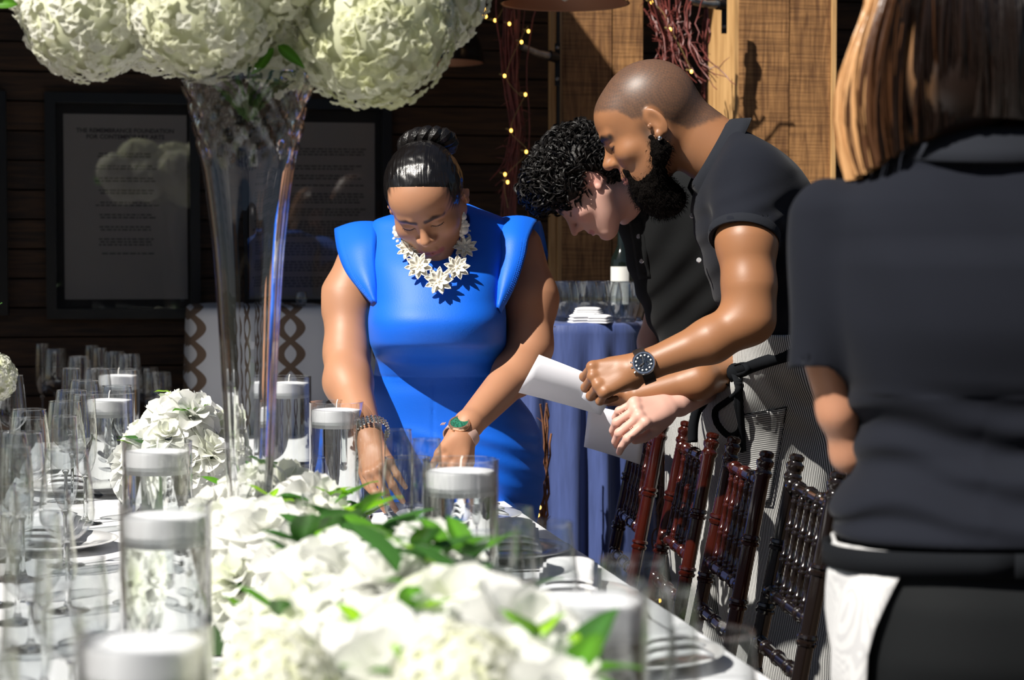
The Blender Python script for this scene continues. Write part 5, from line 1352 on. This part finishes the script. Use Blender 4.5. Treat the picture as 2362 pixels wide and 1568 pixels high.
# black waist tape, knot and hanging strings
m_wtop = m_str_v
def strap(f, pts, w_, name, parent, off=.005, m=m_blackc, d0=3.8, d1=4.7):
    sp = smooth_pts(pts, 5); q = on(f, [(a[0], a[1]) for a in sp], d0, d1, off); mb = MB(); ribbon(mb, q, w_); ob = mb.part(name, m, parent, angle=None); thicken(ob, .003, 0); return ob
strap(apron_f, [(1690, 862), (1720, 850), (1770, 832), (1840, 812)], .026, 'waist_tape', apron)
def loose(pts, w_, name, parent, m=m_blackc, nrm=(.2, -1, 0)):
    def pt(a):
        s_ = march(apron_f, a[0], a[1], 3.8, 4.7); hit = float(apron_f(np.array([s_], np.float32))[0]) < .002
        return (s_ + Vector((0, -.012 - (4.05 - a[2]) * .2, 0))) if hit else P(a[0], a[1], 4.34)
    q = smooth_pts([pt(a) for a in pts], 5); mb = MB(); ribbon(mb, q, w_, nrm=nrm); ob = mb.part(name, m, parent, angle=None); thicken(ob, .003, 0); return ob
for pts, w_ in (([(1690, 845, 4.04), (1668, 850, 4.02), (1664, 872, 4.01), (1676, 886, 4.01)], .008), ([(1692, 842, 4.03), (1715, 838, 4.02), (1722, 856, 4.01), (1700, 866, 4.02)], .012),
                ([(1692, 862, 4.02), (1700, 900, 4.01), (1672, 925, 4.00), (1648, 945, 4.00), (1652, 975, 3.99), (1680, 1003, 3.99), (1706, 985, 4.0), (1698, 930, 4.01), (1703, 880, 4.02)], .014),
                ([(1702, 872, 4.03), (1705, 930, 4.02), (1710, 1000, 4.02), (1712, 1040, 4.02)], .014), ([(1640, 915, 4.06), (1612, 940, 4.06), (1600, 975, 4.06), (1598, 1020, 4.06)], .022)):
    loose(pts, w_, 'apron_string', apron)
MB().ball(march(apron_f, 1694, 858, 3.8, 4.7) + Vector((0, -.008, 0)), (.018, .014, .020), 12, 8).part('knot', m_blackc, apron)
# watch
def mparts(loc, r, case, t):
    mb = MB()
    for k in range(12):
        a = 2 * math.pi * k / 12; mb.lathe([(0, .0078), (.0016, .0078), (.0016, .0074)], 8) if False else None
        mb.ball(loc(r * .64 * math.cos(a), r * .64 * math.sin(a), .0078), .0021, 8, 4)
    mb.part('hour_markers', m_btnw, case)
    for (a, L, w_) in ((R(100), .62, .0011), (R(-20), .44, .0014)):
        MB().tube([loc(0, 0, .0086), loc(L * r * math.cos(a), L * r * math.sin(a), .0086)], w_, 5).part('hand', m_steel, case)
    for (a) in (R(90), R(210), R(330)):
        MB().tube([loc(r * .33 * math.cos(a) + r * .17 * math.cos(b_), r * .33 * math.sin(a) + r * .17 * math.sin(b_), .0078) for b_ in [i * math.pi / 6 for i in range(12)]], .0005, 4, closed=True).part('subdial_ring', m_steel, case)
    for a in (R(65), R(115)): MB().tube([loc(r * .98 * math.sin(a), r * .98 * math.cos(a), .002), loc(r * 1.13 * math.sin(a), r * 1.13 * math.cos(a), .002)], .0018, 8).part('pusher', m_steel, case)
m_btnw = mat('luminous white', (.85, .87, .86), .4); m_dialb = mat('blue-black dial', (.012, .018, .03), .25, coat=.6)
max_ = P(1440, 862, 3.93) - P(1530, 826, 3.93)
watch('wristwatch', 'steel chronograph with white dots on a dark dial on the bearded man\'s wrist', P(1485, 838, 3.897), max_, (-.38, -1, .12), .0235, (.034, .030), m_dialb, m_steel, m_leather, mparts)
# ================================================================== white cards
m_card = mat('white card', (.66, .66, .71), .7)
def card(label, quad, extra=None):
    t = thingw('paper_card', label, 'card', quad[0]); q = [Vector(x) for x in quad]; mb = MB()
    mb.grid(lambda u, v: (q[0].lerp(q[1], u)).lerp(q[3].lerp(q[2], u), v) + Vector((0, -.006 * math.sin(math.pi * u), .002 * math.sin(math.pi * u))), 12, 2)
    o = mb.part('sheet', m_card, t, angle=None); thicken(o, .0012, 0)
    if extra:
        e = [Vector(x) for x in extra]; mb = MB(); mb.grid(lambda u, v: (e[0].lerp(e[1], u)).lerp(e[3].lerp(e[2], u), v), 3, 2); o2 = mb.part('flap', m_card, t, 'folded envelope flap', angle=None); thicken(o2, .0008, 0)
    return t
card('white envelope card held up by the bearded man', (P(1243, 818, 4.01), P(1425, 893, 3.96), P(1386, 957, 4.05), P(1196, 905, 4.12)), (P(1348, 900, 3.995), P(1404, 926, 3.985), P(1386, 957, 4.045), P(1338, 927, 4.06)))
card('white card held low by the curly-haired young man in front of the chair', (P(1358, 935, 4.20), P(1492, 965, 4.15), P(1476, 1071, 4.27), P(1347, 1030, 4.31)))

# ================================================================== curly-haired young man
SKY_ = (.62, .36, .29)
ty = thingw('person', 'young man with curly black hair and black polo leaning behind the bearded man', 'person', (.42, 4.75, 0))
HYc = PA(1356, 425, 4.56); HYm = scaled(frame((-.52, .02, -.85), (-.85, .06, .52)), .93)
hy_l = head_sdf(nose=1.25, nosew=.9, lips=.85, jaw=.9, brow=1.0, mouth_open=.0022, width=.97)
heady = in_frame(hy_l, HYc, HYm)
Y_ROWS = [(392, 1545, 1590, 4.72, .05), (410, 1510, 1640, 4.72, .10), (440, 1470, 1670, 4.71, .14), (480, 1436, 1690, 4.70, .16), (520, 1428, 1700, 4.70, .165), (570, 1438, 1705, 4.70, .165), (640, 1456, 1710, 4.71, .16), (700, 1478, 1715, 4.72, .155), (760, 1502, 1720, 4.73, .15), (788, 1516, 1720, 4.73, .15), (840, 1530, 1725, 4.74, .15)]
torsoy = loft(Y_ROWS, 2.2)
y_nk = cone(PA(1420, 462, 4.62), PA(1500, 452, 4.70), .050, .058)
def polo_y(p):
    d = torsoy(p); s = cone(PA(1600, 480, 4.62), PA(1665, 680, 4.60), .075, .066)(p); d = smin(d, s, .04)
    w_ = np.sin((p[:, 0] * .9 - p[:, 2] * .5) * 80 + 2.5 * np.sin(p[:, 2] * 13)); d = d + .003 * w_
    nk = cone(PA(1420, 462, 4.62), PA(1500, 452, 4.70), .050, .058)(p); return smax(d, -nk, .004)
me = sdf_mesh('polo_shirt', polo_y, (.20, 4.45, 1.03), (.60, 4.92, 1.52), .004, m_polo2)
poloy = link('polo_shirt', me, ty, 'black polo shirt')
armsy = [(cone(PA(1700, 640, 4.66), PA(1700, 800, 4.56), .044, .040), 0), (cone(PA(1700, 800, 4.56), PA(1680, 862, 4.42), .038, .034), .02), (cone(PA(1680, 862, 4.42), PA(1570, 930, 4.20), .038, .027), .02),
         (cone(PA(1530, 700, 4.86), PA(1507, 790, 4.84), .040, .036), 0), (cone(PA(1507, 790, 4.84), PA(1500, 900, 4.70), .036, .026), .02)]
hY, _ = hand_ops(P(1545, 938, 4.17), P(1470, 955, 4.12) - P(1545, 938, 4.17), (-.25, -1, .55), -1,
                 [(.80, .75, .5), (.85, .8, .5), (.85, .85, .5), (.7, .7, .4)][::-1], [(.02, .02, -.012), (.045, .030, -.028), (.070, .034, -.040), (.088, .030, -.048)], sc=1.02, wr=.027, spread=.20, slim=1.06)
necky = combine([(cone(PA(1415, 450, 4.58), PA(1500, 465, 4.68), .050, .058), 0), (cone(PA(1430, 465, 4.60), PA(1465, 485, 4.66), .036, .046), .02)])
armsy_f = combine(armsy); hy1 = boxed(combine(hY), PA(1480, 960, 4.14) - .17, PA(1480, 960, 4.14) + .17)
def bodyy_f(p):
    d = smin(necky(p), heady(p), .02); d = smin(d, armsy_f(p), .006); d = smin(d, hy1(p), .014); return smax(d, -(np.maximum(torsoy(p), -y_nk(p)) + .007 + 9 * ((p[:, 1] < 4.40) | (p[:, 1] > 4.8))), .001)
fcy = face_color(HYc, HYm, SKY_, (.50, .20, .19), browc=(.03, .018, .014), brow=1.0, brow_w=.0052, blush=(.66, .27, .22))
me = sdf_mesh('body', bodyy_f, (.05, 4.02, .84), (.56, 4.92, 1.52), .0025, m_skiny, fcy)
bodyy = link('body', me, ty, 'head, neck and hand with fair skin')
lashes(hy_l, HYc, HYm, bodyy, r=.0008)
m_curl = mat('curly black hair', (.007, .0055, .005), .5, spec=.4, bump=(300, .6, 3, .002))
hairy_l = combine([(ell((0, -.010, .055), (.100, .118, .092)), 0), (ell((0, .060, .095), (.072, .055, .045)), .04), (ell((0, -.07, .0), (.078, .055, .060)), .03), (ell((0, .118, -.052), (.09, .072, .108)), .01, 's')] +
                  [(ell((s * .09, .01, -.035), (.03, .05, .045)), .008, 's') for s in (-1, 1)])
core = lambda q: hairy_l(q) + .006 + .006 * pnoise(q, 95)
me = sdf_mesh('hair', in_frame(core, HYc, HYm, .24), HYc - .24, HYc + .24, .0035, m_curl)
hairy = link('hair', me, bodyy, 'thick curly black hair')
def curls(n, seed):
    g = random.Random(seed); gq = np.random.default_rng(seed); q = gq.uniform((-.12, -.15, -.08), (.12, .14, .17), (60000, 3)).astype(np.float32); d = hairy_l(q); q = q[(np.abs(d) < .004) & (q[:, 2] > -.06) & (np.linalg.norm((q - A(.08, -.02, -.01)) / A(.03, .024, .036), axis=1) > 1) & (np.linalg.norm((q + A(.08, .02, .01)) / A(.03, .024, .036), axis=1) > 1)]
    mb = MB(); pts = []; 
    for v in q:
        if any(abs(v[0] - w_[0]) + abs(v[1] - w_[1]) + abs(v[2] - w_[2]) < .013 for w_ in pts[-400:]): continue
        pts.append(v)
        if len(pts) >= n: break
    for v in pts:
        nrm = Vector([float(x) for x in v]) - Vector((0, -.01, .03)); nrm.normalize(); t1 = nrm.orthogonal().normalized(); t1 = (Matrix.Rotation(g.uniform(0, 6.28), 3, nrm) @ t1); t2 = nrm.cross(t1)
        rr = g.uniform(.007, .0135); Ln = g.uniform(.012, .03); turns = g.uniform(1.1, 1.9); K = 15
        for strand in range(5):
            pl = []; ph = strand * .22 + g.uniform(0, .3)
            for k in range(K):
                s = k / (K - 1); a = ph + turns * 2 * math.pi * s; r2 = rr * (1 - .45 * s) * (1 + .10 * strand)
                c_ = Vector([float(x) for x in v]) + t1 * Ln * (s - .5) + nrm * (.004 * math.sin(math.pi * s) - .002)
                pl.append(from_head(HYc, HYm, tuple(c_ + (t2 * math.cos(a) + nrm * math.sin(a)) * r2)))
            mb.tube(pl, [.0012 * (1 - .7 * abs(2 * k / (K - 1) - 1) ** 3) for k in range(K)], 3, caps=False)
    return mb
curls(760, 4).part('curl_strands', m_curl, hairy, kind='stuff')
yax = Vector((-.85, -.1, .28))
collar(P(1478, 470, 4.68), yax, .058, .070, -.006, R(-65), R(240), m_polo2, poloy, tall=.040)
for (px, py) in ((1473, 545), (1480, 602)):
    q = march(polo_y, px, py, 4.3, 4.9) + Vector((0, -.005, 0)); mb = MB().lathe([(0, .003), (.005, .003), (.0055, .001), (.0055, -.002)], 14); link('button', mb.mesh('button', m_btn, M=Matrix.Translation(q) @ Matrix.Rotation(R(80), 4, 'X')), poloy)
patch(polo_y, ((1450, 508), (1480, 505), (1500, 640), (1472, 645)), 4, 12, 'placket', m_polo2, poloy, d0=4.3, d1=4.9, off=.003)
YA = loft([(845, 1540, 1720, 4.72, .155), (950, 1530, 1720, 4.72, .165), (1100, 1535, 1720, 4.72, .17), (1300, 1545, 1715, 4.72, .165), (1500, 1560, 1705, 4.72, .16), (1750, 1575, 1700, 4.72, .155)], 2.4)
me = sdf_mesh('apron', lambda p: YA(p) + .005 * np.sin(p[:, 0] * 60 + 3 * np.sin(p[:, 2] * 4)), (.30, 4.50, .12), (.60, 4.95, 1.06), .006, m_str_v)
link('apron', me, ty, 'striped apron seen between the chairs')
# ================================================================== woman seen from behind
m_hairbr = mat('chestnut hair painted sunlit', (.2, .1, .05), .38, attr=True, spec=.5)
m_pants = mat('black trousers', (.007, .008, .009), .8, spec=.2, bump=(500, .2, 2, .001))
m_strw = striped('plain apron ticking', (1, .4, 0), period=.0036, c1=(.60, .60, .60), c2=(.48, .48, .49), wob=.0)
tg = thingw('person', 'woman seen from behind with chestnut bob, black polo, black trousers and pale wrap apron', 'person', (.57, 2.45, 0))
GD = 2.46
G_ROWS = [(308, 2130, 2400, GD, .05), (325, 2085, 2450, GD, .07), (360, 2035, 2500, GD, .085), (400, 1985, 2555, GD + .01, .10), (440, 1935, 2600, GD + .01, .11), (480, 1898, 2640, GD + .01, .118), (540, 1880, 2660, GD + .01, .125), (620, 1890, 2650, GD, .13), (740, 1912, 2630, GD - .005, .13),
          (860, 1940, 2600, GD, .12), (960, 1965, 2575, GD + .01, .112), (1030, 1982, 2560, GD + .01, .11), (1090, 1952, 2585, GD, .12), (1160, 1934, 2605, GD - .005, .132), (1222, 1924, 2615, GD - .01, .138), (1236, 1930, 2610, GD - .01, .134)]
torsog = loft(G_ROWS, 2.3)
ga, gb = PA(1905, 500, GD + .005), PA(1880, 852, GD - .01); gdir = (gb - ga) / np.linalg.norm(gb - ga)
def polo_g(p):
    d = torsog(p); s = cone(ga, gb + gdir * .02, .046, .031)(p) - .0; s = np.where((p - gb) @ gdir > -.012, s, s)
    s = smax(s, (p - gb) @ gdir, .001); hol = cone(gb - gdir * .02, gb + gdir * .05, .026, .028)(p); s = np.maximum(s, -hol); d = smin(d, s, .022)
    zc = P(2100, 900, GD).z
    w_ = np.sin((p[:, 2] + .25 * np.abs(p[:, 0] - .56) + .02 * np.sin(p[:, 0] * 25)) * 105 + 1.8 * np.sin(p[:, 0] * 11)); d = d + .0065 * w_ * sstep(zc - p[:, 2], -.03, .06) * sstep(p[:, 2] - P(2000, 1225, GD).z, 0, .03)
    return d + .0018 * np.sin((p[:, 0] + p[:, 2] * .6) * 60) * (p[:, 2] > zc)
me = sdf_mesh('polo_shirt', polo_g, (.30, 2.28, .94), (.86, 2.64, 1.46), .0035, m_polo)
polog = link('polo_shirt', me, tg, 'black polo shirt with creases at the waist')
HGc = PA(2196, 110, GD + .01); HGm = frame((.10, .95, -.12), (0, .12, .99))
headg = in_frame(head_sdf(), HGc, HGm)
armg = [(cone(PA(1889, 800, GD), PA(1930, 950, GD + .01), .024, .021), 0), (cone(PA(1930, 950, GD + .01), PA(1958, 1048, GD + .03), .021, .019), .02), (cone(PA(1958, 1048, GD + .03), PA(2030, 1000, GD + .22), .020, .016), .02),
        (cone(PA(2590, 800, GD), PA(2560, 1030, GD + .03), .028, .025), 0), (cone(PA(2560, 1030, GD + .03), PA(2450, 1000, GD + .24), .024, .018), .02)]
hg1, _ = hand_ops(P(2035, 997, GD + .235), (.55, .8, .05), (-.2, .2, 1), -1, [(.3, .4, .3)] * 4, [(.02, .02, -.006), (.045, .04, -.02), (.075, .045, -.03), (.095, .04, -.035)], sc=.92)
hg2, _ = hand_ops(P(2445, 997, GD + .255), (-.55, .8, .05), (.2, .2, 1), 1, [(.3, .4, .3)] * 4, [(.02, .02, -.006), (.045, .04, -.02), (.075, .045, -.03), (.095, .04, -.035)], sc=.92)
neckg = combine([(cone(PA(2230, 180, GD + .02), PA(2240, 330, GD + .01), .052, .058), 0), (cone(PA(2170, 345, GD + .01), PA(2310, 345, GD + .01), .04, .04), .03)])
armg_f = combine(armg); hgf = lambda p: np.minimum(combine(hg1)(p), combine(hg2)(p))
def bodyg_f(p): return smin(smin(smin(neckg(p), headg(p), .02), armg_f(p), .01), hgf(p), .012)
me = sdf_mesh('body', bodyg_f, (.32, 2.34, 1.00), (.82, 2.86, 1.72), .0035, m_skinw, lambda V: np.tile(np.array((.46, .22, .13)), (len(V), 1)))
bodyg = link('body', me, tg, 'neck and arms with light brown skin')
collar(P(2245, 338, GD + .01), (0, -.12, 1), .070, .082, -.006, -2.8, 2.8, m_rib, polog, tall=.040, flare=.030)
PG = loft([(1226, 1946, 2596, GD - .01, .122), (1290, 1936, 2610, GD - .01, .130), (1380, 1938, 2612, GD - .015, .140), (1480, 1942, 2610, GD - .015, .142), (1568, 1950, 2600, GD - .01, .135), (1900, 1985, 2560, GD, .11), (2900, 2030, 2500, GD, .09)], 2.4)
me = sdf_mesh('trousers', lambda p: PG(p) + .002 * np.sin(p[:, 0] * 30 + p[:, 2] * 9), (.32, 2.28, .10), (.86, 2.64, .975), .007, m_pants)
link('trousers', me, tg, 'black trousers')
def wrap(rows, name, m, label, side, off=.012):
    """half-wrapped apron panel: runs from its curved free edge at the back round the hip to the front"""
    mb = MB(); K = 26
    for (py, edge) in rows:
        z = P(2000, py, GD).z; cx, hw, cy, hd = PG.at(min(z, 1.0)); xe = P(edge, py, GD - .12).x
        a0 = math.asin(max(-1, min(1, (cx - xe) / (hw + off)))) if True else 0
        for k in range(K + 1):
            a = (a0 + (math.pi - .2 - a0) * k / K); rp = 2 / 2.4; sx_, sy_ = math.sin(a), -math.cos(a)
            x = cx - side * (hw + off + .003 * math.sin(z * 40 + k)) * abs(sx_) ** rp * (1 if sx_ >= 0 else -1); y = cy + (hd + off) * abs(sy_) ** rp * (1 if sy_ >= 0 else -1)
            mb.v.append((x, y, z))
    for i in range(len(rows) - 1):
        for k in range(K): q = i * (K + 1) + k; mb.f.append((q, q + 1, q + K + 2, q + K + 1))
    o = mb.part(name, m, tg, label, angle=None); thicken(o, .0025, 0); return o
wrap([(1240, 2072), (1268, 2010)][::1], 'apron_waistband', m_strw, 'pale folded top edge of the apron', 1, .010)
wrap([(1292, 2090), (1320, 2072), (1360, 2050), (1410, 2032), (1470, 2020), (1568, 2012), (1700, 2008), (1900, 2004)], 'apron', m_strw, 'pale wrap apron with a curved open edge', 1)
wrap([(1240, 2072), (1268, 2010)][::1], 'apron_waistband', m_strw, 'pale folded top edge of the apron', -1, .010)
wrap([(1292, 2090), (1320, 2072), (1360, 2050), (1410, 2032), (1470, 2020), (1568, 2012), (1700, 2008), (1900, 2004)], 'apron', m_strw, 'pale wrap apron with a curved open edge', -1)
mb = MB(); pts = []
for k in range(49):
    a = 2 * math.pi * k / 48; z = P(2000, 1272, GD).z + .006 * math.cos(a); cx, hw, cy, hd = PG.at(z); s_, c_ = math.sin(a), math.cos(a)
    pts.append(Vector((cx + (hw + .017) * abs(s_) ** .83 * (1 if s_ > 0 else -1), cy - (hd + .017) * abs(c_) ** .83 * (1 if c_ > 0 else -1), z)))
for i, p in enumerate(pts): mb.v += [tuple(p + Vector((0, 0, .014))), tuple(p - Vector((0, 0, .014)))]
for i in range(48): mb.f.append((2 * i, 2 * i + 1, 2 * i + 3, 2 * i + 2))
o = mb.part('waist_tape', m_blackc, tg, angle=None); thicken(o, .004, 0)
# bob haircut: an under-volume plus many locks hanging from the crown
hg_l = combine([(ell((0, -.010, .035), (.098, .115, .100)), 0), (ell((-.015, -.02, -.05), (.090, .098, .090)), .04), (ell((-.098, .01, -.10), (.042, .07, .065)), .04), (ell((0, .14, -.07), (.07, .09, .11)), .02, 's'),
                (ell((.02, -.085, -.175), (.075, .07, .060)), .02, 's'), (ell((0, 0, -.20), (.2, .2, .045)), .01, 's')])
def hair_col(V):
    q = (V - HGc) @ HGm; a = np.arctan2(q[:, 0], -q[:, 1]); s = .5 + .5 * np.sin(a * 23 + 2 * np.sin(a * 7) + 1.5 * np.sin(q[:, 2] * 20)); lit = np.clip(s * 1.2 - .25, 0, 1)[:, None] * sstep(-q[:, 0], .02, .09)[:, None]  # golden streaks only on the sun-facing side, sunlight painted into the colour
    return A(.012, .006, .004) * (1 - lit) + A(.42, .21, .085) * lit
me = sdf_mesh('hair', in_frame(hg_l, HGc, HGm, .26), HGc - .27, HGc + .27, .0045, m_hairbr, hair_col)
hairg = link('hair', me, bodyg, 'chestnut bob with golden streaks painted on its sunlit side')
g = random.Random(8); mbs = [MB(), MB(), MB()]
for i in range(760):
    a = g.uniform(-2.5, 2.5); el = g.uniform(.15, 1.2); pts = []; Ln = 15; wv = g.uniform(0, .005); wp = g.uniform(0, 6)
    side = 1 if math.sin(a) > 0 else -1
    for k in range(Ln):
        s = k / (Ln - 1); th = el + (2.45 - el) * s
        x = .101 * math.sin(th) * math.sin(a); y = -.010 - .118 * math.sin(th) * math.cos(a); z = .035 + .102 * math.cos(th)
        if th > 1.55:
            e = (th - 1.55) / .9; x = (.104 + .030 * math.sin(math.pi * min(1, e * .85)) * max(0, -math.sin(a)) + .008 * e) * math.sin(a); y = -.010 - .120 * math.cos(a) * (1 - .30 * e * e); z = .035 - .140 * e * (1 + .45 * max(0, -math.sin(a)))
        w_ = .004 * math.sin(a * 31 + s * 5) + wv * math.sin(s * 6 + wp); pts.append(from_head(HGc, HGm, (x + w_, y + w_ * .5, z)))
    tone = g.random() * .6 + 1.05 * max(0, -math.sin(a)) ** 3 - .12 * max(0, math.cos(a)); mbs[0 if tone < .50 else 1 if tone < .98 else 2].tube(pts, [.0040 * (.5 + .5 * math.sin(math.pi * min(1, .1 + k / Ln))) for k in range(Ln)], 5, flat=.4, caps=False)  # locks turn gold towards the sun side, lit tone painted in
for mb_, c_, lb in zip(mbs, ((.010, .005, .0035), (.085, .036, .016), (.55, .30, .13)), ('dark brown locks', 'chestnut locks', 'golden locks painted for the sunlit side')):
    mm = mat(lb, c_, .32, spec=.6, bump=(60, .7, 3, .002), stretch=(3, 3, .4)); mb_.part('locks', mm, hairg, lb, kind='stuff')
# ================================================================== twig bundles and fairy lights
m_twig = mat('red willow twig', (.16, .035, .028), .45, vary=.5, vscale=30); m_twig2 = mat('brown willow twig', (.20, .085, .04), .5, vary=.4, vscale=30)
m_glow = mat('lit fairy bulb', (1, .75, .3), .3, emit=(1, .55, .10, 4)); m_wire = mat('light wire', (.25, .18, .06), .5)
def twig_bundle(label, path_pts, n, spread, seed, ends=.14, m=m_twig, r=.0024, grp='red willow bundles on the columns'):
    g = random.Random(seed); base = P(*path_pts[-1]); t = thingw('twig_bundle', label, 'branches', base, grp); P3 = [P(*q) for q in path_pts]
    for k in range(n):
        off = Vector((g.gauss(0, spread), g.gauss(0, spread), 0)); pts = []
        s0 = g.uniform(0, .35) if g.random() < .7 else 0; s1 = g.uniform(.6, 1)
        K = 12
        for i in range(K):
            s = s0 + (s1 - s0) * i / (K - 1); f = s * (len(P3) - 1); j = min(int(f), len(P3) - 2); c = P3[j].lerp(P3[j + 1], f - j)
            fl = 1 + 1.4 * (abs(s - .5) * 2) ** 2
            pts.append(c + off * fl + Vector((g.gauss(0, .003), g.gauss(0, .003), 0)))
        if g.random() < .45:
            d = (pts[-1] - pts[-2]).normalized() + Vector((g.uniform(-.7, .7), g.uniform(-.5, .3), g.uniform(-.2, .2))); pts += [pts[-1] + d * .03, pts[-1] + d * .06 + Vector((0, 0, .01))]
        mb = MB(); N = len(pts); mb.tube(pts, [r * (1.15 - .7 * i / N) * g.uniform(.9, 1.1) for i in range(N)], 6)
        for _ in range(g.randint(1, 3)):
            i = g.randint(2, N - 2); d = Vector((g.uniform(-1, 1), g.uniform(-.6, .3), g.uniform(-.9, .9))).normalized() * g.uniform(.02, .05)
            mb.tube([pts[i], pts[i] + d * .5 + Vector((0, 0, .004)), pts[i] + d], [r * .6, r * .5, r * .25], 5)
        mb.part('twig', m, t)
    return t
twig_bundle('tall red willow bundle hanging left of the narrow column', [(1190, -60, 6.05), (1182, 60, 6.05), (1180, 180, 6.06), (1196, 300, 6.06), (1180, 400, 6.06), (1175, 520, 6.05), (1180, 700, 6.05)], 46, .014, 1)
twig_bundle('drooping red willow spray between the two columns above the bearded man\'s head', [(1535, -60, 6.0), (1542, 30, 6.0), (1558, 90, 5.98), (1565, 140, 5.97), (1570, 190, 5.96)], 44, .028, 2)
twig_bundle('thin red rods beside the wide column', [(1629, -60, 6.05), (1628, 80, 6.05), (1624, 200, 6.05), (1622, 330, 6.05)], 5, .003, 3, r=.003)
twig_bundle('brown willow stems rising behind the furthest mahogany chair', [(1560, 930, 4.98), (1548, 1010, 4.98), (1535, 1100, 4.97), (1528, 1200, 4.97), (1532, 1330, 4.97), (1535, 1560, 4.97), (1540, 1785, 4.97)], 14, .010, 4, m=m_twig2, grp='brown willow stems near the floor')
twig_bundle('brown willow stems behind the woman\'s blue skirt', [(1262, 930, 5.0), (1262, 1030, 5.0), (1258, 1150, 5.0), (1252, 1260, 5.0), (1250, 1500, 5.0), (1250, 1780, 5.0)], 9, .006, 5, m=m_twig2, grp='brown willow stems near the floor')
# a loop of vine beside the second chair
t = thingw('vine_tendril', 'curled brown vine tendril beside the mahogany chairs', 'branches', P(1508, 1250, 4.9))
MB().tube(smooth_pts([P(1540, 1130, 4.9), P(1515, 1110, 4.9), P(1530, 1050, 4.9), P(1545, 1010, 4.92)], 5), .002, 6).part('tendril', m_twig2, t)
MB().tube(smooth_pts([P(1536, 1214, 4.9), P(1510, 1222, 4.9), P(1504, 1250, 4.9), P(1512, 1275, 4.9), P(1530, 1282, 4.9)], 5), .0022, 6).part('tendril', m_twig2, t)
def fairy(label, pts, bulbs, r=.0045):
    t = thingw('fairy_lights', label, 'lights', P(*pts[0]), 'warm fairy light strings'); MB().tube(smooth_pts([P(*p) for p in pts], 5), .0011, 5).part('wire', m_wire, t)
    for (px, py, d) in bulbs:
        c = P(px, py, d); b = MB().ball(c, (r, r, r * 1.3), 8, 6).part('bulb', m_glow, t); MB().tube([c + Vector((-.004, 0, .003)), c + Vector((-.016, .004, .006))], .0024, 6).part('socket', m_wire, b)
    return t
fairy('fairy lights wound round the tall willow bundle beside the narrow column', [(1218, 60, 6.0), (1196, 100, 5.98), (1168, 175, 6.0), (1200, 220, 6.0), (1210, 220, 6.0), (1178, 300, 6.0), (1215, 350, 6.0), (1165, 410, 6.0), (1172, 480, 6.0)],
      [(1219, 72, 6.0), (1175, 55, 5.99), (1164, 175, 5.98), (1212, 218, 6.0), (1203, 97, 5.98), (1179, 301, 5.99), (1214, 350, 6.0), (1171, 420, 5.98), (1165, 402, 5.98)])
fairy('fairy lights scattered at the top left of the willow bundle by the dome lamp', [(1060, -5, 6.3), (1085, 10, 6.3), (1110, 38, 6.3), (1142, 46, 6.3), (1160, 20, 6.3)], [(1073, 6, 6.3), (1118, 22, 6.3), (1109, 37, 6.3), (1142, 47, 6.28), (1121, 38, 6.3)])
fairy('fairy lights in the drooping willow spray between the columns', [(1503, 4, 5.97), (1530, 30, 5.96), (1547, 68, 5.95), (1575, 120, 5.94), (1596, 166, 5.94)], [(1503, 5, 5.97), (1546, 68, 5.94), (1595, 165, 5.94)])
fairy('fairy lights low beside the woman\'s blue skirt', [(1248, 1150, 4.95), (1244, 1175, 4.95), (1242, 1200, 4.95), (1240, 1230, 4.95), (1246, 1500, 4.97), (1248, 1780, 4.98)], [(1245, 1170, 4.94), (1241, 1188, 4.94), (1226, 1228, 4.94)], .0042)
fairy('fairy lights near the floor between the mahogany chairs', [(1505, 985, 4.93), (1530, 1100, 4.92), (1536, 1250, 4.92), (1518, 1312, 4.92), (1524, 1384, 4.92)], [(1507, 985, 4.92), (1518, 1312, 4.9), (1522, 1385, 4.9)], .004)
